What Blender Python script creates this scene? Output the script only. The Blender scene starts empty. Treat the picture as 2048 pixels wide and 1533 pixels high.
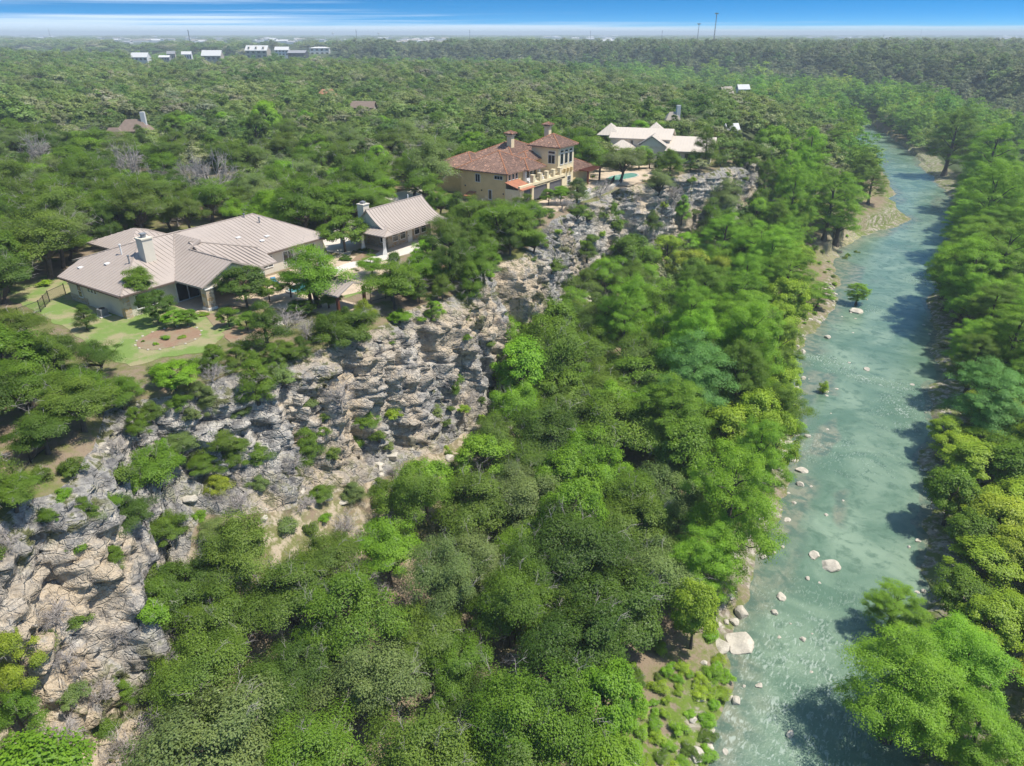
import bpy, math, random
import numpy as np
from mathutils import Vector, Matrix
R = math.radians
random.seed(7)
rs = np.random.RandomState(7)
S = bpy.context.scene
COL = S.collection

# ------------------------------------------------------------------ camera, sky, sun, exposure
CAM = (52.6, -17.9, 51.0); PITCH = 26.2; YAW = 33.5
cd = bpy.data.cameras.new('camera'); cam = bpy.data.objects.new('camera', cd); COL.objects.link(cam)
cam.location = CAM; cam.rotation_euler = (R(90 - PITCH), 0, R(YAW))
cd.sensor_width = 36.0; cd.lens = 24.96; cd.clip_start = 0.5; cd.clip_end = 60000
S.camera = cam
SUN_DIR = Vector((0.83, 0.40, 0.0)).normalized(); SUN_EL = R(63)
SUN_VEC = Vector((SUN_DIR.x * math.cos(SUN_EL), SUN_DIR.y * math.cos(SUN_EL), math.sin(SUN_EL)))
W = bpy.data.worlds.new('World'); S.world = W; W.use_nodes = True
def build_world():
    nt = W.node_tree; nt.nodes.clear(); N = nt.nodes.new; L = nt.links.new
    out = N('ShaderNodeOutputWorld'); bg = N('ShaderNodeBackground'); bg.inputs['Strength'].default_value = 0.13
    sky = N('ShaderNodeTexSky'); sky.sky_type = 'NISHITA'; sky.sun_disc = False
    sky.sun_elevation = SUN_EL; sky.sun_rotation = math.atan2(SUN_DIR.x, SUN_DIR.y); sky.ozone_density = 3.0; sky.dust_density = 0.3; sky.air_density = 1.0
    tc = N('ShaderNodeTexCoord'); sp = N('ShaderNodeSeparateXYZ'); L(tc.outputs['Generated'], sp.inputs[0])
    def m(op, a, b=None, c=None):
        n = N('ShaderNodeMath'); n.operation = op
        for i, v in enumerate((a, b, c)):
            if v is None: continue
            if isinstance(v, (int, float)): n.inputs[i].default_value = v
            else: L(v, n.inputs[i])
        return n.outputs[0]
    z = m('MAXIMUM', sp.outputs['Z'], 0.0)
    # clear air: the deep blue of the upper sky reaches far down towards the horizon
    lift = m('ADD', m('MULTIPLY', m('SUBTRACT', 1.0, m('POWER', 2.718, m('MULTIPLY', z, -22.0))), 0.75), z)
    cb = N('ShaderNodeCombineXYZ'); L(sp.outputs['X'], cb.inputs[0]); L(sp.outputs['Y'], cb.inputs[1]); L(lift, cb.inputs[2])
    nv = N('ShaderNodeVectorMath'); nv.operation = 'NORMALIZE'; L(cb.outputs[0], nv.inputs[0]); L(nv.outputs[0], sky.inputs[0])
    hs = N('ShaderNodeHueSaturation'); hs.inputs['Hue'].default_value = 0.492; L(sky.outputs[0], hs.inputs['Color'])
    L(m('MULTIPLY_ADD', m('POWER', 2.718, m('MULTIPLY', z, -7.0)), 3.2, 0.95), hs.inputs['Saturation'])
    # cirrus streaks drawn out along the horizon
    az = m('ARCTAN2', sp.outputs['Y'], sp.outputs['X'])
    def streak(sa, se, scale, off, det):
        c = N('ShaderNodeCombineXYZ'); L(m('MULTIPLY_ADD', az, sa, off), c.inputs[0]); L(m('MULTIPLY_ADD', z, se, m('MULTIPLY', az, 0.9)), c.inputs[1])
        n = N('ShaderNodeTexNoise'); n.inputs['Scale'].default_value = scale; n.inputs['Detail'].default_value = det; n.inputs['Roughness'].default_value = 0.55
        L(c.outputs[0], n.inputs['Vector']); return n.outputs[0]
    s1 = streak(1.6, 120, 1.0, 3.1, 5.0)
    s2 = streak(5.0, 420, 1.0, 8.3, 4.0)
    low = m('POWER', 2.718, m('MULTIPLY', z, -70.0))          # more cloud low over the horizon
    lft = m('MULTIPLY', m('SUBTRACT', az, 2.15), 0.85)         # and towards the left of the view
    lft = m('MINIMUM', m('MAXIMUM', lft, -0.42), 0.34)
    hi = m('POWER', 2.718, m('MULTIPLY', z, -9.0))
    dens = m('ADD', m('MULTIPLY_ADD', s1, 1.9, m('MULTIPLY_ADD', s2, 0.8, -0.64)), m('MULTIPLY', m('ADD', m('MULTIPLY', low, 1.5), lft), hi))
    mr = N('ShaderNodeMapRange'); mr.interpolation_type = 'SMOOTHSTEP'; L(dens, mr.inputs[0]); mr.inputs[1].default_value = 1.02; mr.inputs[2].default_value = 1.75
    mr.inputs[4].default_value = 0.95
    fac = m('MULTIPLY', mr.outputs[0], m('ADD', m('MULTIPLY', hi, 0.85), 0.1))
    mx = N('ShaderNodeMixRGB'); L(fac, mx.inputs[0]); L(hs.outputs[0], mx.inputs[1]); mx.inputs[2].default_value = (5.4, 6.2, 7.0, 1)
    L(mx.outputs[0], bg.inputs['Color']); L(bg.outputs[0], out.inputs['Surface'])
build_world()
sd = bpy.data.lights.new('sun', 'SUN'); sd.energy = 4.2; sd.angle = R(0.53); sd.color = (1.0, 0.94, 0.84)
sun = bpy.data.objects.new('sun', sd); COL.objects.link(sun); sun.rotation_euler = SUN_VEC.to_track_quat('Z', 'Y').to_euler(); sun.location = (80, 40, 120)
S.view_settings.view_transform = 'Standard'; S.view_settings.look = 'None'; S.view_settings.gamma = 1.0
S.view_settings.exposure = 0.56
S.render.engine = 'CYCLES'
S.cycles.max_bounces = 6; S.cycles.diffuse_bounces = 3; S.cycles.glossy_bounces = 2; S.cycles.transmission_bounces = 3; S.cycles.volume_bounces = 0
S.cycles.transparent_max_bounces = 4
S.cycles.use_denoising = True

# ------------------------------------------------------------------ survey helpers: photo pixel (2048 wide) <-> place
FPX = 1420.0; _c, _s = math.cos(R(PITCH)), math.sin(R(PITCH)); _cy, _sy = math.cos(R(YAW)), math.sin(R(YAW))
def pix(px, py, z):
    x = (px - 1024) / FPX; y = (766.5 - py) / FPX
    dx, dy, dz = x, _c + y * _s, -_s + y * _c
    t = (z - CAM[2]) / dz; X, Y = dx * t, dy * t
    return CAM[0] + X * _cy - Y * _sy, CAM[1] + X * _sy + Y * _cy, t
def proj(x, y, z):
    a, b = x - CAM[0], y - CAM[1]
    X = a * _cy + b * _sy; Y = -a * _sy + b * _cy; h = z - CAM[2]
    Z = Y * _c - h * _s
    Z = np.where(np.abs(Z) < 1e-3, 1e-3, Z)
    return 1024 + FPX * X / Z, 766.5 - FPX * (Y * _s + h * _c) / Z, Z

# ------------------------------------------------------------------ numpy noise
def _h(ix, iy, iz, seed):
    n = (ix.astype(np.int64) * 374761393 + iy.astype(np.int64) * 668265263 + iz.astype(np.int64) * 1274126177 + seed * 144665) & 0xFFFFFFFF
    n = ((n ^ (n >> 13)) * 1274126177) & 0xFFFFFFFF
    n = ((n ^ (n >> 16)) * 2246822519) & 0xFFFFFFFF
    return ((n ^ (n >> 15)) & 0xFFFFFF) / float(0xFFFFFF)
def vn(x, y, z, seed=0):
    x, y, z = np.broadcast_arrays(np.asarray(x, float), np.asarray(y, float), np.asarray(z, float))
    ix, iy, iz = np.floor(x), np.floor(y), np.floor(z)
    f = [x - ix, y - iy, z - iz]; f = [t * t * (3 - 2 * t) for t in f]
    r = 0
    for a in (0, 1):
        for b in (0, 1):
            for c in (0, 1):
                w = (f[0] if a else 1 - f[0]) * (f[1] if b else 1 - f[1]) * (f[2] if c else 1 - f[2])
                r = r + w * _h(ix + a, iy + b, iz + c, seed)
    return r * 2 - 1
def fbm(x, y, z, seed=0, o=4):
    r = 0; a = 1.0
    for k in range(o):
        r = r + a * vn(np.asarray(x) * 2 ** k, np.asarray(y) * 2 ** k, np.asarray(z) * 2 ** k, seed + k); a *= 0.5
    return r
def cells(x, y, z, seed=0):
    """nearest jittered cell: its random value and the distance gap to the next cell"""
    ix, iy, iz = np.floor(x), np.floor(y), np.floor(z)
    b1 = np.full(x.shape, 9.0); b2 = np.full(x.shape, 9.0); val = np.zeros(x.shape)
    for a in (-1, 0, 1):
        for b in (-1, 0, 1):
            for c in (-1, 0, 1):
                cx, cy, cz = ix + a, iy + b, iz + c
                d = (cx + _h(cx, cy, cz, seed) - x) ** 2 + (cy + _h(cx, cy, cz, seed + 1) - y) ** 2 + (cz + _h(cx, cy, cz, seed + 2) - z) ** 2
                v = _h(cx, cy, cz, seed + 3); n = d < b1
                b2 = np.where(n, b1, np.minimum(b2, d)); val = np.where(n, v, val); b1 = np.where(n, d, b1)
    return val * 2 - 1, np.sqrt(b2) - np.sqrt(b1)
def sst(a, b, x):
    t = np.clip((x - a) / (b - a), 0, 1); return t * t * (3 - 2 * t)

# ------------------------------------------------------------------ materials
def mat(name):
    m = bpy.data.materials.new(name); m.use_nodes = True; nt = m.node_tree; nt.nodes.clear()
    return m, nt
class NT:
    """terse node-tree writer"""
    def __init__(s, name):
        s.m, s.t = mat(name); s.out = s.t.nodes.new('ShaderNodeOutputMaterial')
    def n(s, kind, **k):
        n = s.t.nodes.new('ShaderNode' + kind)
        for a, v in k.items(): setattr(n, a, v)
        return n
    def put(s, sock, v):
        if isinstance(v, bpy.types.NodeSocket): s.t.links.new(v, sock)
        elif isinstance(v, (tuple, list)) and len(v) == 3 and sock.type == 'RGBA': sock.default_value = (*v, 1)
        else: sock.default_value = v
    def math(s, op, a, b=0.0, c=0.0, clamp=False):
        n = s.n('Math', operation=op, use_clamp=clamp)
        for i, v in enumerate((a, b, c)): s.put(n.inputs[i], v)
        return n.outputs[0]
    def mix(s, f, a, b, kind='MIX'):
        n = s.n('MixRGB', blend_type=kind); s.put(n.inputs[0], f); s.put(n.inputs[1], a); s.put(n.inputs[2], b); return n.outputs[0]
    def ramp(s, v, a, b, lo=0.0, hi=1.0):
        n = s.n('MapRange', interpolation_type='SMOOTHSTEP'); s.put(n.inputs[0], v)
        n.inputs[1].default_value = a; n.inputs[2].default_value = b; n.inputs[3].default_value = lo; n.inputs[4].default_value = hi
        return n.outputs[0]
    def coord(s, which='Object', scale=(1, 1, 1)):
        if which == 'Position': o = s.n('NewGeometry').outputs['Position']
        else: o = s.n('TexCoord').outputs[which]
        if scale == (1, 1, 1): return o
        mp = s.n('Mapping'); s.put(mp.inputs['Vector'], o); mp.inputs['Scale'].default_value = scale; return mp.outputs[0]
    def noise(s, v, scale, detail=4.0, rough=0.55, dist=0.0):
        n = s.n('TexNoise'); s.put(n.inputs['Vector'], v); n.inputs['Scale'].default_value = scale
        n.inputs['Detail'].default_value = detail; n.inputs['Roughness'].default_value = rough; n.inputs['Distortion'].default_value = dist
        return n.outputs[0]
    def voro(s, v, scale, feature='F1', out='Distance'):
        n = s.n('TexVoronoi', feature=feature); s.put(n.inputs['Vector'], v); n.inputs['Scale'].default_value = scale; return n.outputs[out]
    def attr(s, name): return s.n('Attribute', attribute_name=name).outputs['Fac']
    def bump(s, h, strength=0.5, dist=0.1):
        n = s.n('Bump'); s.put(n.inputs['Height'], h); n.inputs['Strength'].default_value = strength; n.inputs['Distance'].default_value = dist; return n.outputs[0]
    def pbr(s, col, rough=0.8, spec=0.3, normal=None, metal=0.0):
        p = s.n('BsdfPrincipled'); s.put(p.inputs['Base Color'], col); s.put(p.inputs['Roughness'], rough); s.put(p.inputs['Specular IOR Level'], spec)
        s.put(p.inputs['Metallic'], metal)
        if normal is not None: s.put(p.inputs['Normal'], normal)
        s.t.links.new(p.outputs[0], s.out.inputs['Surface']); return p

def plain(name, col, rough=0.75, var=0.12, scale=1.5, spec=0.3, bump=0.0, bscale=12.0, metal=0.0):
    """one surface colour with worn variation"""
    b = NT(name); v = b.coord('Object')
    n1 = b.noise(v, scale, 5, 0.6); n2 = b.noise(v, scale * 9, 3, 0.6)
    f = b.math('ADD', b.math('MULTIPLY', n1, 0.65), b.math('MULTIPLY', n2, 0.35))
    c = b.mix(b.ramp(f, 0.3, 0.7), tuple(x * (1 - var) for x in col), tuple(min(1, x * (1 + var)) for x in col))
    nm = b.bump(b.noise(v, bscale, 4), bump, 0.05) if bump else None
    b.pbr(c, rough, spec, nm, metal); return b.m

def leaf_mat(name, obj_tint=True, tint=None, spread=0.28, transl=0.37):
    b = NT(name); oi = b.n('ObjectInfo')
    base = oi.outputs['Color'] if obj_tint else None
    tone = b.attr('tone')
    if base is None:
        r = oi.outputs['Random']
        base = b.mix(b.ramp(r, 0.0, 1.0), tint[0], tint[1])
        r2 = b.math('FRACT', b.math('MULTIPLY', r, 7.31)); base = b.mix(b.ramp(r2, 0.72, 0.95), base, tint[2])
        ln = b.noise(oi.outputs['Location'], 0.011, 3, 0.6); base = b.mix(b.ramp(ln, .40, .62), base, b.mix(1.0, base, (1.25, 1.12, 1.5), 'MULTIPLY')); base = b.mix(b.ramp(b.noise(oi.outputs['Location'], 0.03, 2, 0.6), .52, .66), base, b.mix(1.0, base, (.62, .78, .7), 'MULTIPLY'))
        r3 = b.math('FRACT', b.math('MULTIPLY', r, 31.7)); base = b.mix(1.0, base, b.mix(r3, (0.72, 0.72, 0.72), (1.28, 1.28, 1.28)), 'MULTIPLY')
    k = b.math('MULTIPLY_ADD', tone, 2 * spread, 1.0 - spread)
    cb = b.n('CombineXYZ'); 
    b.put(cb.inputs[0], b.math('MULTIPLY_ADD', tone, 2.6 * spread, 1.0 - 1.3 * spread)); b.put(cb.inputs[1], k); b.put(cb.inputs[2], b.math('MULTIPLY_ADD', tone, 1.4 * spread, 1.0 - 0.7 * spread))
    col = b.mix(1.0, base, cb.outputs[0], 'MULTIPLY')
    d = b.n('BsdfDiffuse'); b.put(d.inputs[0], col)
    t = b.n('BsdfTranslucent'); b.put(t.inputs[0], b.mix(1.0, col, (1.15, 1.2, 0.6), 'MULTIPLY'))
    g = b.n('BsdfGlossy'); g.inputs['Roughness'].default_value = 0.45; g.inputs[0].default_value = (1, 1, 1, 1)
    ms = b.n('MixShader'); ms.inputs[0].default_value = transl; b.t.links.new(d.outputs[0], ms.inputs[1]); b.t.links.new(t.outputs[0], ms.inputs[2])
    m2 = b.n('MixShader'); m2.inputs[0].default_value = 0.015; b.t.links.new(ms.outputs[0], m2.inputs[1]); b.t.links.new(g.outputs[0], m2.inputs[2])
    b.t.links.new(m2.outputs[0], b.out.inputs['Surface']); return b.m

M = {}
M['leaf'] = leaf_mat('leaf')
M['far_leaf'] = leaf_mat('far_leaf', False, ((0.132, 0.230, 0.040), (0.205, 0.268, 0.072), (0.262, 0.285, 0.145)))
M['far_cypress'] = leaf_mat('far_cypress', False, ((0.150, 0.300, 0.034), (0.195, 0.350, 0.034), (0.26, 0.36, 0.05)))
M['far_bluff'] = leaf_mat('far_bluff', False, ((0.150, 0.200, 0.080), (0.205, 0.240, 0.115), (0.16, 0.26, 0.06)))
M['bark'] = plain('bark', (0.10, 0.085, 0.07), 0.9, 0.3, 3.0, 0.1)
M['dead'] = plain('dead_wood', (0.37, 0.335, 0.31), 0.9, 0.2, 2.0, 0.1)
M['limestone'] = plain('pale_limestone', (0.47, 0.43, 0.36), 0.9, 0.25, 1.2, 0.2, 0.6, 5.0)
M['wall_cream'] = plain('cream_stucco', (0.62, 0.57, 0.47), 0.9, 0.06, 0.6, 0.1)
M['white_trim'] = plain('white_paint', (0.74, 0.73, 0.70), 0.6, 0.04, 2.0)
M['yellow'] = plain('ochre_stucco', (0.70, 0.53, 0.27), 0.9, 0.10, 0.5, 0.1)
M['yellow_pale'] = plain('pale_ochre_stucco', (0.71, 0.60, 0.39), 0.9, 0.08, 0.5, 0.1)
M['tan_metal'] = plain('tan_standing_seam', (0.385, 0.325, 0.28), 0.55, 0.06, 0.5, 0.4)
M['tan_seam'] = plain('seam_metal', (0.31, 0.26, 0.222), 0.55, 0.05, 1.0, 0.4)
M['pale_metal'] = plain('pale_roof_metal', (0.56, 0.49, 0.41), 0.55, 0.04, 0.5, 0.4)
M['fascia'] = plain('brown_fascia', (0.13, 0.095, 0.075), 0.7, 0.1)
M['glass'] = plain('window_glass', (0.02, 0.028, 0.03), 0.08, 0.2, 0.8, 0.6)
M['dark'] = plain('dark_metal', (0.018, 0.018, 0.02), 0.5, 0.15)
M['grey_metal'] = plain('grey_metal', (0.22, 0.23, 0.24), 0.5, 0.15, 2.0, 0.4)
M['concrete'] = plain('pale_concrete', (0.60, 0.55, 0.48), 0.9, 0.08, 0.6, 0.2)
M['paving'] = plain('tan_paving', (0.50, 0.40, 0.29), 0.9, 0.15, 0.8, 0.2)
M['asphalt'] = plain('asphalt', (0.16, 0.16, 0.17), 0.9, 0.12, 0.3, 0.2)
M['pergola'] = plain('red_brown_timber', (0.13, 0.045, 0.028), 0.7, 0.2, 2.0)
M['garage'] = plain('grey_garage_screen', (0.115, 0.112, 0.115), 0.7, 0.12, 0.6)
M['terracotta_cap'] = plain('terracotta_ridge_tile', (0.34, 0.15, 0.075), 0.8, 0.3, 2.0)
M['red_roof'] = plain('red_clay_sheet', (0.36, 0.15, 0.085), 0.8, 0.15, 1.0)
M['pool_water'] = plain('pool_water', (0.10, 0.34, 0.36), 0.06, 0.10, 0.4, 0.6)
M['pool_water_green'] = plain('green_pool_water', (0.15, 0.36, 0.29), 0.06, 0.10, 0.4, 0.6)
M['blue'] = plain('blue_fabric', (0.05, 0.20, 0.36), 0.8, 0.1)
M['grey_stone'] = plain('grey_stone_wall', (0.30, 0.285, 0.26), 0.9, 0.15, 1.0)

def stone_block(name, cols, scale=1.6):
    b = NT(name); v = b.coord('Object', (1, 1, 2.0))
    n = b.n('TexVoronoi', feature='F1'); b.put(n.inputs['Vector'], v); n.inputs['Scale'].default_value = scale
    sx = b.n('SeparateXYZ'); b.put(sx.inputs[0], n.outputs['Color'])
    c = b.mix(b.ramp(sx.outputs[0], 0.1, 0.9), cols[0], cols[1]); c = b.mix(b.ramp(sx.outputs[1], 0.6, 0.9), c, cols[2])
    e = b.voro(v, scale, 'DISTANCE_TO_EDGE'); c = b.mix(b.ramp(e, 0.02, 0.06), (0.5, 0.46, 0.40), c)
    b.pbr(c, 0.9, 0.2, b.bump(b.ramp(e, 0.0, 0.1), 0.5, 0.05)); return b.m
M['stone'] = stone_block('limestone_block', ((0.46, 0.41, 0.33), (0.36, 0.30, 0.23), (0.42, 0.28, 0.15)))
M['stone_warm'] = stone_block('warm_limestone_block', ((0.60, 0.52, 0.40), (0.46, 0.36, 0.25), (0.52, 0.36, 0.18)), 1.2)

def tile_mat():
    b = NT('terracotta_tiles'); v = b.coord('Object')
    n = b.noise(v, 0.45, 5, 0.65); sp = b.voro(b.coord('Object', (1, 1, 2.5)), 3.0, 'F1', 'Color'); sx = b.n('SeparateXYZ'); b.put(sx.inputs[0], sp)
    c = b.mix(b.ramp(sx.outputs[0], 0.1, 0.9), (0.180, 0.112, 0.085), (0.280, 0.178, 0.135))
    c = b.mix(b.ramp(n, 0.45, 0.75), c, (0.15, 0.095, 0.075)); c = b.mix(b.ramp(sx.outputs[1], 0.9, 0.97), c, (0.45, 0.26, 0.18))
    b.pbr(c, 0.85, 0.2); return b.m
M['tiles'] = tile_mat()

def ground_mat():
    b = NT('woodland_floor'); p = b.coord('Position')
    n1 = b.noise(p, 0.11, 6, 0.6); n2 = b.noise(p, 0.9, 5, 0.65); n3 = b.noise(p, 5.0, 3, 0.6); n4 = b.noise(p, 0.03, 3, 0.5)
    dirt = b.mix(n2, (0.19, 0.14, 0.095), (0.30, 0.24, 0.17)); grass = b.mix(n3, (0.095, 0.115, 0.035), (0.20, 0.20, 0.075))
    c = b.mix(b.ramp(b.math('MULTIPLY_ADD', n2, 0.5, b.math('MULTIPLY', n1, 0.7)), 0.52, 0.68), dirt, grass)
    c = b.mix(b.math('MULTIPLY', b.ramp(n3, 0.55, 0.75), 0.6), c, (0.12, 0.09, 0.06))
    gv = b.voro(p, 2.6, 'F1', 'Color'); gs = b.n('SeparateXYZ'); b.put(gs.inputs[0], gv)
    gravel = b.mix(gs.outputs[0], (0.17, 0.145, 0.11), (0.42, 0.38, 0.32)); gravel = b.mix(b.ramp(n2, 0.40, 0.58), gravel, (0.13, 0.16, 0.05))
    c = b.mix(b.attr('gravel'), c, gravel)
    c = b.mix(b.math('MULTIPLY', b.attr('mossy'), b.ramp(n2, 0.40, 0.56)), c, b.mix(n3, (0.075, 0.13, 0.018), (0.17, 0.235, 0.04)))
    # pale rock showing through on the talus
    c = b.mix(b.math('MULTIPLY', b.attr('scree'), b.ramp(n2, 0.46, 0.60)), c, b.mix(n3, (0.30, 0.24, 0.17), (0.50, 0.42, 0.32)))
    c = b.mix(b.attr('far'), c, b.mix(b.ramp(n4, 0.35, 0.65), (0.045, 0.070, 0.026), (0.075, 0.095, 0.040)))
    b.pbr(c, 0.95, 0.1, b.bump(b.math('ADD', n2, b.math('MULTIPLY', n3, 0.4)), 0.6, 0.25)); return b.m
M['ground'] = ground_mat()

def cliff_mat():
    b = NT('limestone_cliff'); p = b.coord('Position'); st = b.coord('Position', (1, 1, 0.18))
    n1 = b.noise(p, 0.16, 5, 0.6); n2 = b.noise(p, 0.8, 6, 0.65); n3 = b.noise(p, 4.0, 4, 0.65); n4 = b.noise(st, 0.7, 5, 0.6); n5 = b.noise(p, 0.07, 3, 0.5)
    grey = b.mix(b.ramp(n2, 0.35, 0.65), (0.25, 0.24, 0.225), (0.52, 0.49, 0.445))
    grey = b.mix(b.ramp(n4, 0.52, 0.70), grey, (0.155, 0.15, 0.148))
    white = b.mix(n3, (0.46, 0.425, 0.37), (0.70, 0.65, 0.57))
    c = b.mix(b.ramp(b.math('MULTIPLY_ADD', n3, 0.35, b.math('MULTIPLY', n2, 0.65)), 0.49, 0.57), grey, white)
    tan = b.mix(n3, (0.44, 0.345, 0.235), (0.70, 0.585, 0.43))
    tf = b.ramp(b.math('ADD', b.math('MULTIPLY', n1, 0.55), b.math('MULTIPLY_ADD', n2, 0.25, b.math('MULTIPLY', n5, 0.35))), 0.555, 0.67)
    c = b.mix(b.math('MULTIPLY', tf, b.attr('fresh')), c, tan); c = b.mix(b.math('MULTIPLY', b.attr('scar'), b.ramp(n4, 0.36, 0.52)), c, tan)
    c = b.mix(b.math('MULTIPLY', b.ramp(b.noise(b.coord('Position', (1, 1, 0.1)), 1.1, 4, 0.6), 0.58, 0.70), 0.75), c, (0.10, 0.10, 0.105))
    crack = b.voro(b.coord('Position', (1, 1, 1.8)), 0.9, 'DISTANCE_TO_EDGE'); 
    
    gr = b.math('MULTIPLY', b.attr('green'), b.ramp(n2, 0.48, 0.60))
    c = b.mix(gr, c, b.mix(n3, (0.085, 0.11, 0.035), (0.19, 0.18, 0.09)))
    h = b.math('ADD', n2, b.math('MULTIPLY', n3, 0.7)); h = b.math('ADD', h, b.math('MULTIPLY', b.ramp(crack, 0, 0.08), 0.25))
    b.pbr(c, 0.95, 0.15, b.bump(h, 1.0, 0.5)); return b.m
M['cliff'] = cliff_mat()

def water_mat():
    b = NT('river_water'); p = b.coord('Position'); d = b.attr('depth'); fo = b.attr('foam')
    n1 = b.noise(p, 0.10, 5, 0.6, 0.6); n2 = b.noise(p, 0.55, 5, 0.6, 0.4); n3 = b.noise(b.coord('Position', (1.0, 0.7, 1)), 2.2, 5, 0.65); n4 = b.noise(p, 6.0, 3, 0.6)
    deep = b.mix(b.ramp(n1, 0.35, 0.68), (0.096, 0.168, 0.113), (0.208, 0.288, 0.203))
    deep = b.mix(b.math('MULTIPLY', b.ramp(n2, 0.48, 0.66), 0.75), deep, (0.072, 0.132, 0.086))
    shal = b.mix(b.ramp(n2, 0.38, 0.62), (0.095, 0.150, 0.110), (0.225, 0.235, 0.165)); 
    peb = b.voro(p, 1.5, 'F1', 'Color'); ps = b.n('SeparateXYZ'); b.put(ps.inputs[0], peb); shal = b.mix(b.math('MULTIPLY', ps.outputs[0], 0.35), shal, (0.07, 0.10, 0.08))
    dd = b.math('ADD', d, b.math('MULTIPLY_ADD', n2, 0.8, -0.4))
    c = b.mix(b.ramp(dd, 0.1, 0.75), shal, deep)
    n5 = b.noise(b.coord('Position', (1.5, 0.6, 1)), 2.6, 4, 0.6, 0.8); f = b.math('MULTIPLY', fo, b.ramp(b.math('MULTIPLY_ADD', n5, 0.7, b.math('MULTIPLY', n2, 0.45)), 0.58, 0.74))
    c = b.mix(b.math('MULTIPLY', f, 0.6), c, (0.55, 0.62, 0.56))
    h = b.math('ADD', b.math('MULTIPLY', n3, b.math('MULTIPLY_ADD', fo, 1.0, 0.35)), b.math('MULTIPLY', n4, b.math('MULTIPLY_ADD', fo, 0.35, 0.08)))
    b.pbr(c, b.math('MULTIPLY_ADD', f, 0.5, 0.22), 0.24, b.bump(h, 0.5, 0.25)); return b.m
M['water'] = water_mat()

def turf_mat(name, a, bcol, dry, amt=0.55):
    b = NT(name); p = b.coord('Position'); n1 = b.noise(p, 0.35, 5, 0.6); n2 = b.noise(p, 3.0, 4, 0.65)
    c = b.mix(n2, a, bcol); c = b.mix(b.ramp(n1, amt - .02, amt + 0.18), c, dry)
    b.pbr(c, 0.95, 0.1, b.bump(b.noise(p, 9.0, 3), 0.6, 0.08)); return b.m
M['lawn'] = turf_mat('mown_grass', (0.125, 0.205, 0.045), (0.205, 0.275, 0.085), (0.30, 0.27, 0.15), 0.43)
M['mulch'] = turf_mat('bark_mulch', (0.20, 0.125, 0.080), (0.33, 0.225, 0.155), (0.26, 0.22, 0.14), 0.45)

# ------------------------------------------------------------------ object helpers
class MB:
    def __init__(s): s.v = []; s.f = []; s.mi = []
    def add(s, vs, fs, mi=0):
        o = len(s.v); s.v += [tuple(v) for v in vs]; s.f += [tuple(i + o for i in f) for f in fs]; s.mi += [mi] * len(fs); return s
    def box(s, x0, x1, y0, y1, z0, z1, mi=0):
        vs = [(x, y, z) for z in (z0, z1) for y in (y0, y1) for x in (x0, x1)]
        return s.add(vs, [(0, 2, 3, 1), (4, 5, 7, 6), (0, 1, 5, 4), (2, 6, 7, 3), (0, 4, 6, 2), (1, 3, 7, 5)], mi)
    def slab(s, poly, th, mi=0, down=True):
        """planar polygon thickened downwards (or upwards)"""
        n = len(poly); d = -th if down else th
        vs = list(poly) + [(x, y, z + d) for x, y, z in poly]
        a = sum(poly[i][0] * poly[(i + 1) % n][1] - poly[(i + 1) % n][0] * poly[i][1] for i in range(n))
        top = tuple(range(n)); bot = tuple(range(2 * n - 1, n - 1, -1)); sd = [(i, n + i, n + (i + 1) % n, (i + 1) % n) for i in range(n)]
        fs = [top, bot] + sd
        if (a < 0) != (not down): fs = [tuple(reversed(f)) for f in fs]
        return s.add(vs, fs, mi)
    def prism(s, poly, z0, z1, mi=0): return s.slab([(x, y, z1) for x, y in poly], z1 - z0, mi)
    def tube(s, pts, rad, n=6, mi=0, cap=True):
        pts = [Vector(p) for p in pts]; rad = rad if isinstance(rad, (list, tuple)) else [rad] * len(pts); vs = []; fs = []
        for i, p in enumerate(pts):
            t = (pts[min(i + 1, len(pts) - 1)] - pts[max(i - 1, 0)]); t = t.normalized() if t.length > 0 else Vector((0, 0, 1))
            u = t.cross(Vector((0, 0, 1)) if abs(t.z) < 0.95 else Vector((1, 0, 0))).normalized(); w = t.cross(u)
            for k in range(n):
                a = 2 * math.pi * k / n; vs.append(p + (u * math.cos(a) + w * math.sin(a)) * rad[i])
        for i in range(len(pts) - 1):
            for k in range(n):
                fs.append((i * n + k, i * n + (k + 1) % n, (i + 1) * n + (k + 1) % n, (i + 1) * n + k))
        if cap: fs += [tuple(range(n)), tuple((len(pts) - 1) * n + k for k in reversed(range(n)))]
        return s.add(vs, fs, mi)
    def mesh(s, name, mats, smooth=False):
        me = bpy.data.meshes.new(name); me.from_pydata(s.v, [], s.f)
        for m in mats: me.materials.append(m)
        if len(mats) > 1: me.polygons.foreach_set('material_index', s.mi)
        if smooth: me.polygons.foreach_set('use_smooth', [True] * len(s.f))
        me.update(); return me
    def build(s, name, mats, parent=None, smooth=False):
        mats = mats if isinstance(mats, (list, tuple)) else [mats]
        return link(name, s.mesh(name, mats, smooth), parent)
def link(name, me, parent=None):
    o = bpy.data.objects.new(name, me); COL.objects.link(o)
    if parent is not None: o.parent = parent
    return o
def tag(o, label=None, cat=None, group=None, kind=None):
    if label: o['label'] = label
    if cat: o['category'] = cat
    if group: o['group'] = group
    if kind: o['kind'] = kind
    return o
def thing(name, label, cat, loc=(0, 0, 0), rz=0.0, group=None, scale=None):
    o = bpy.data.objects.new(name, None); COL.objects.link(o); o.location = loc; o.rotation_euler = (0, 0, rz); o.empty_display_size = 0.3
    if scale is not None: o.scale = scale
    return tag(o, label, cat, group)
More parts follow.
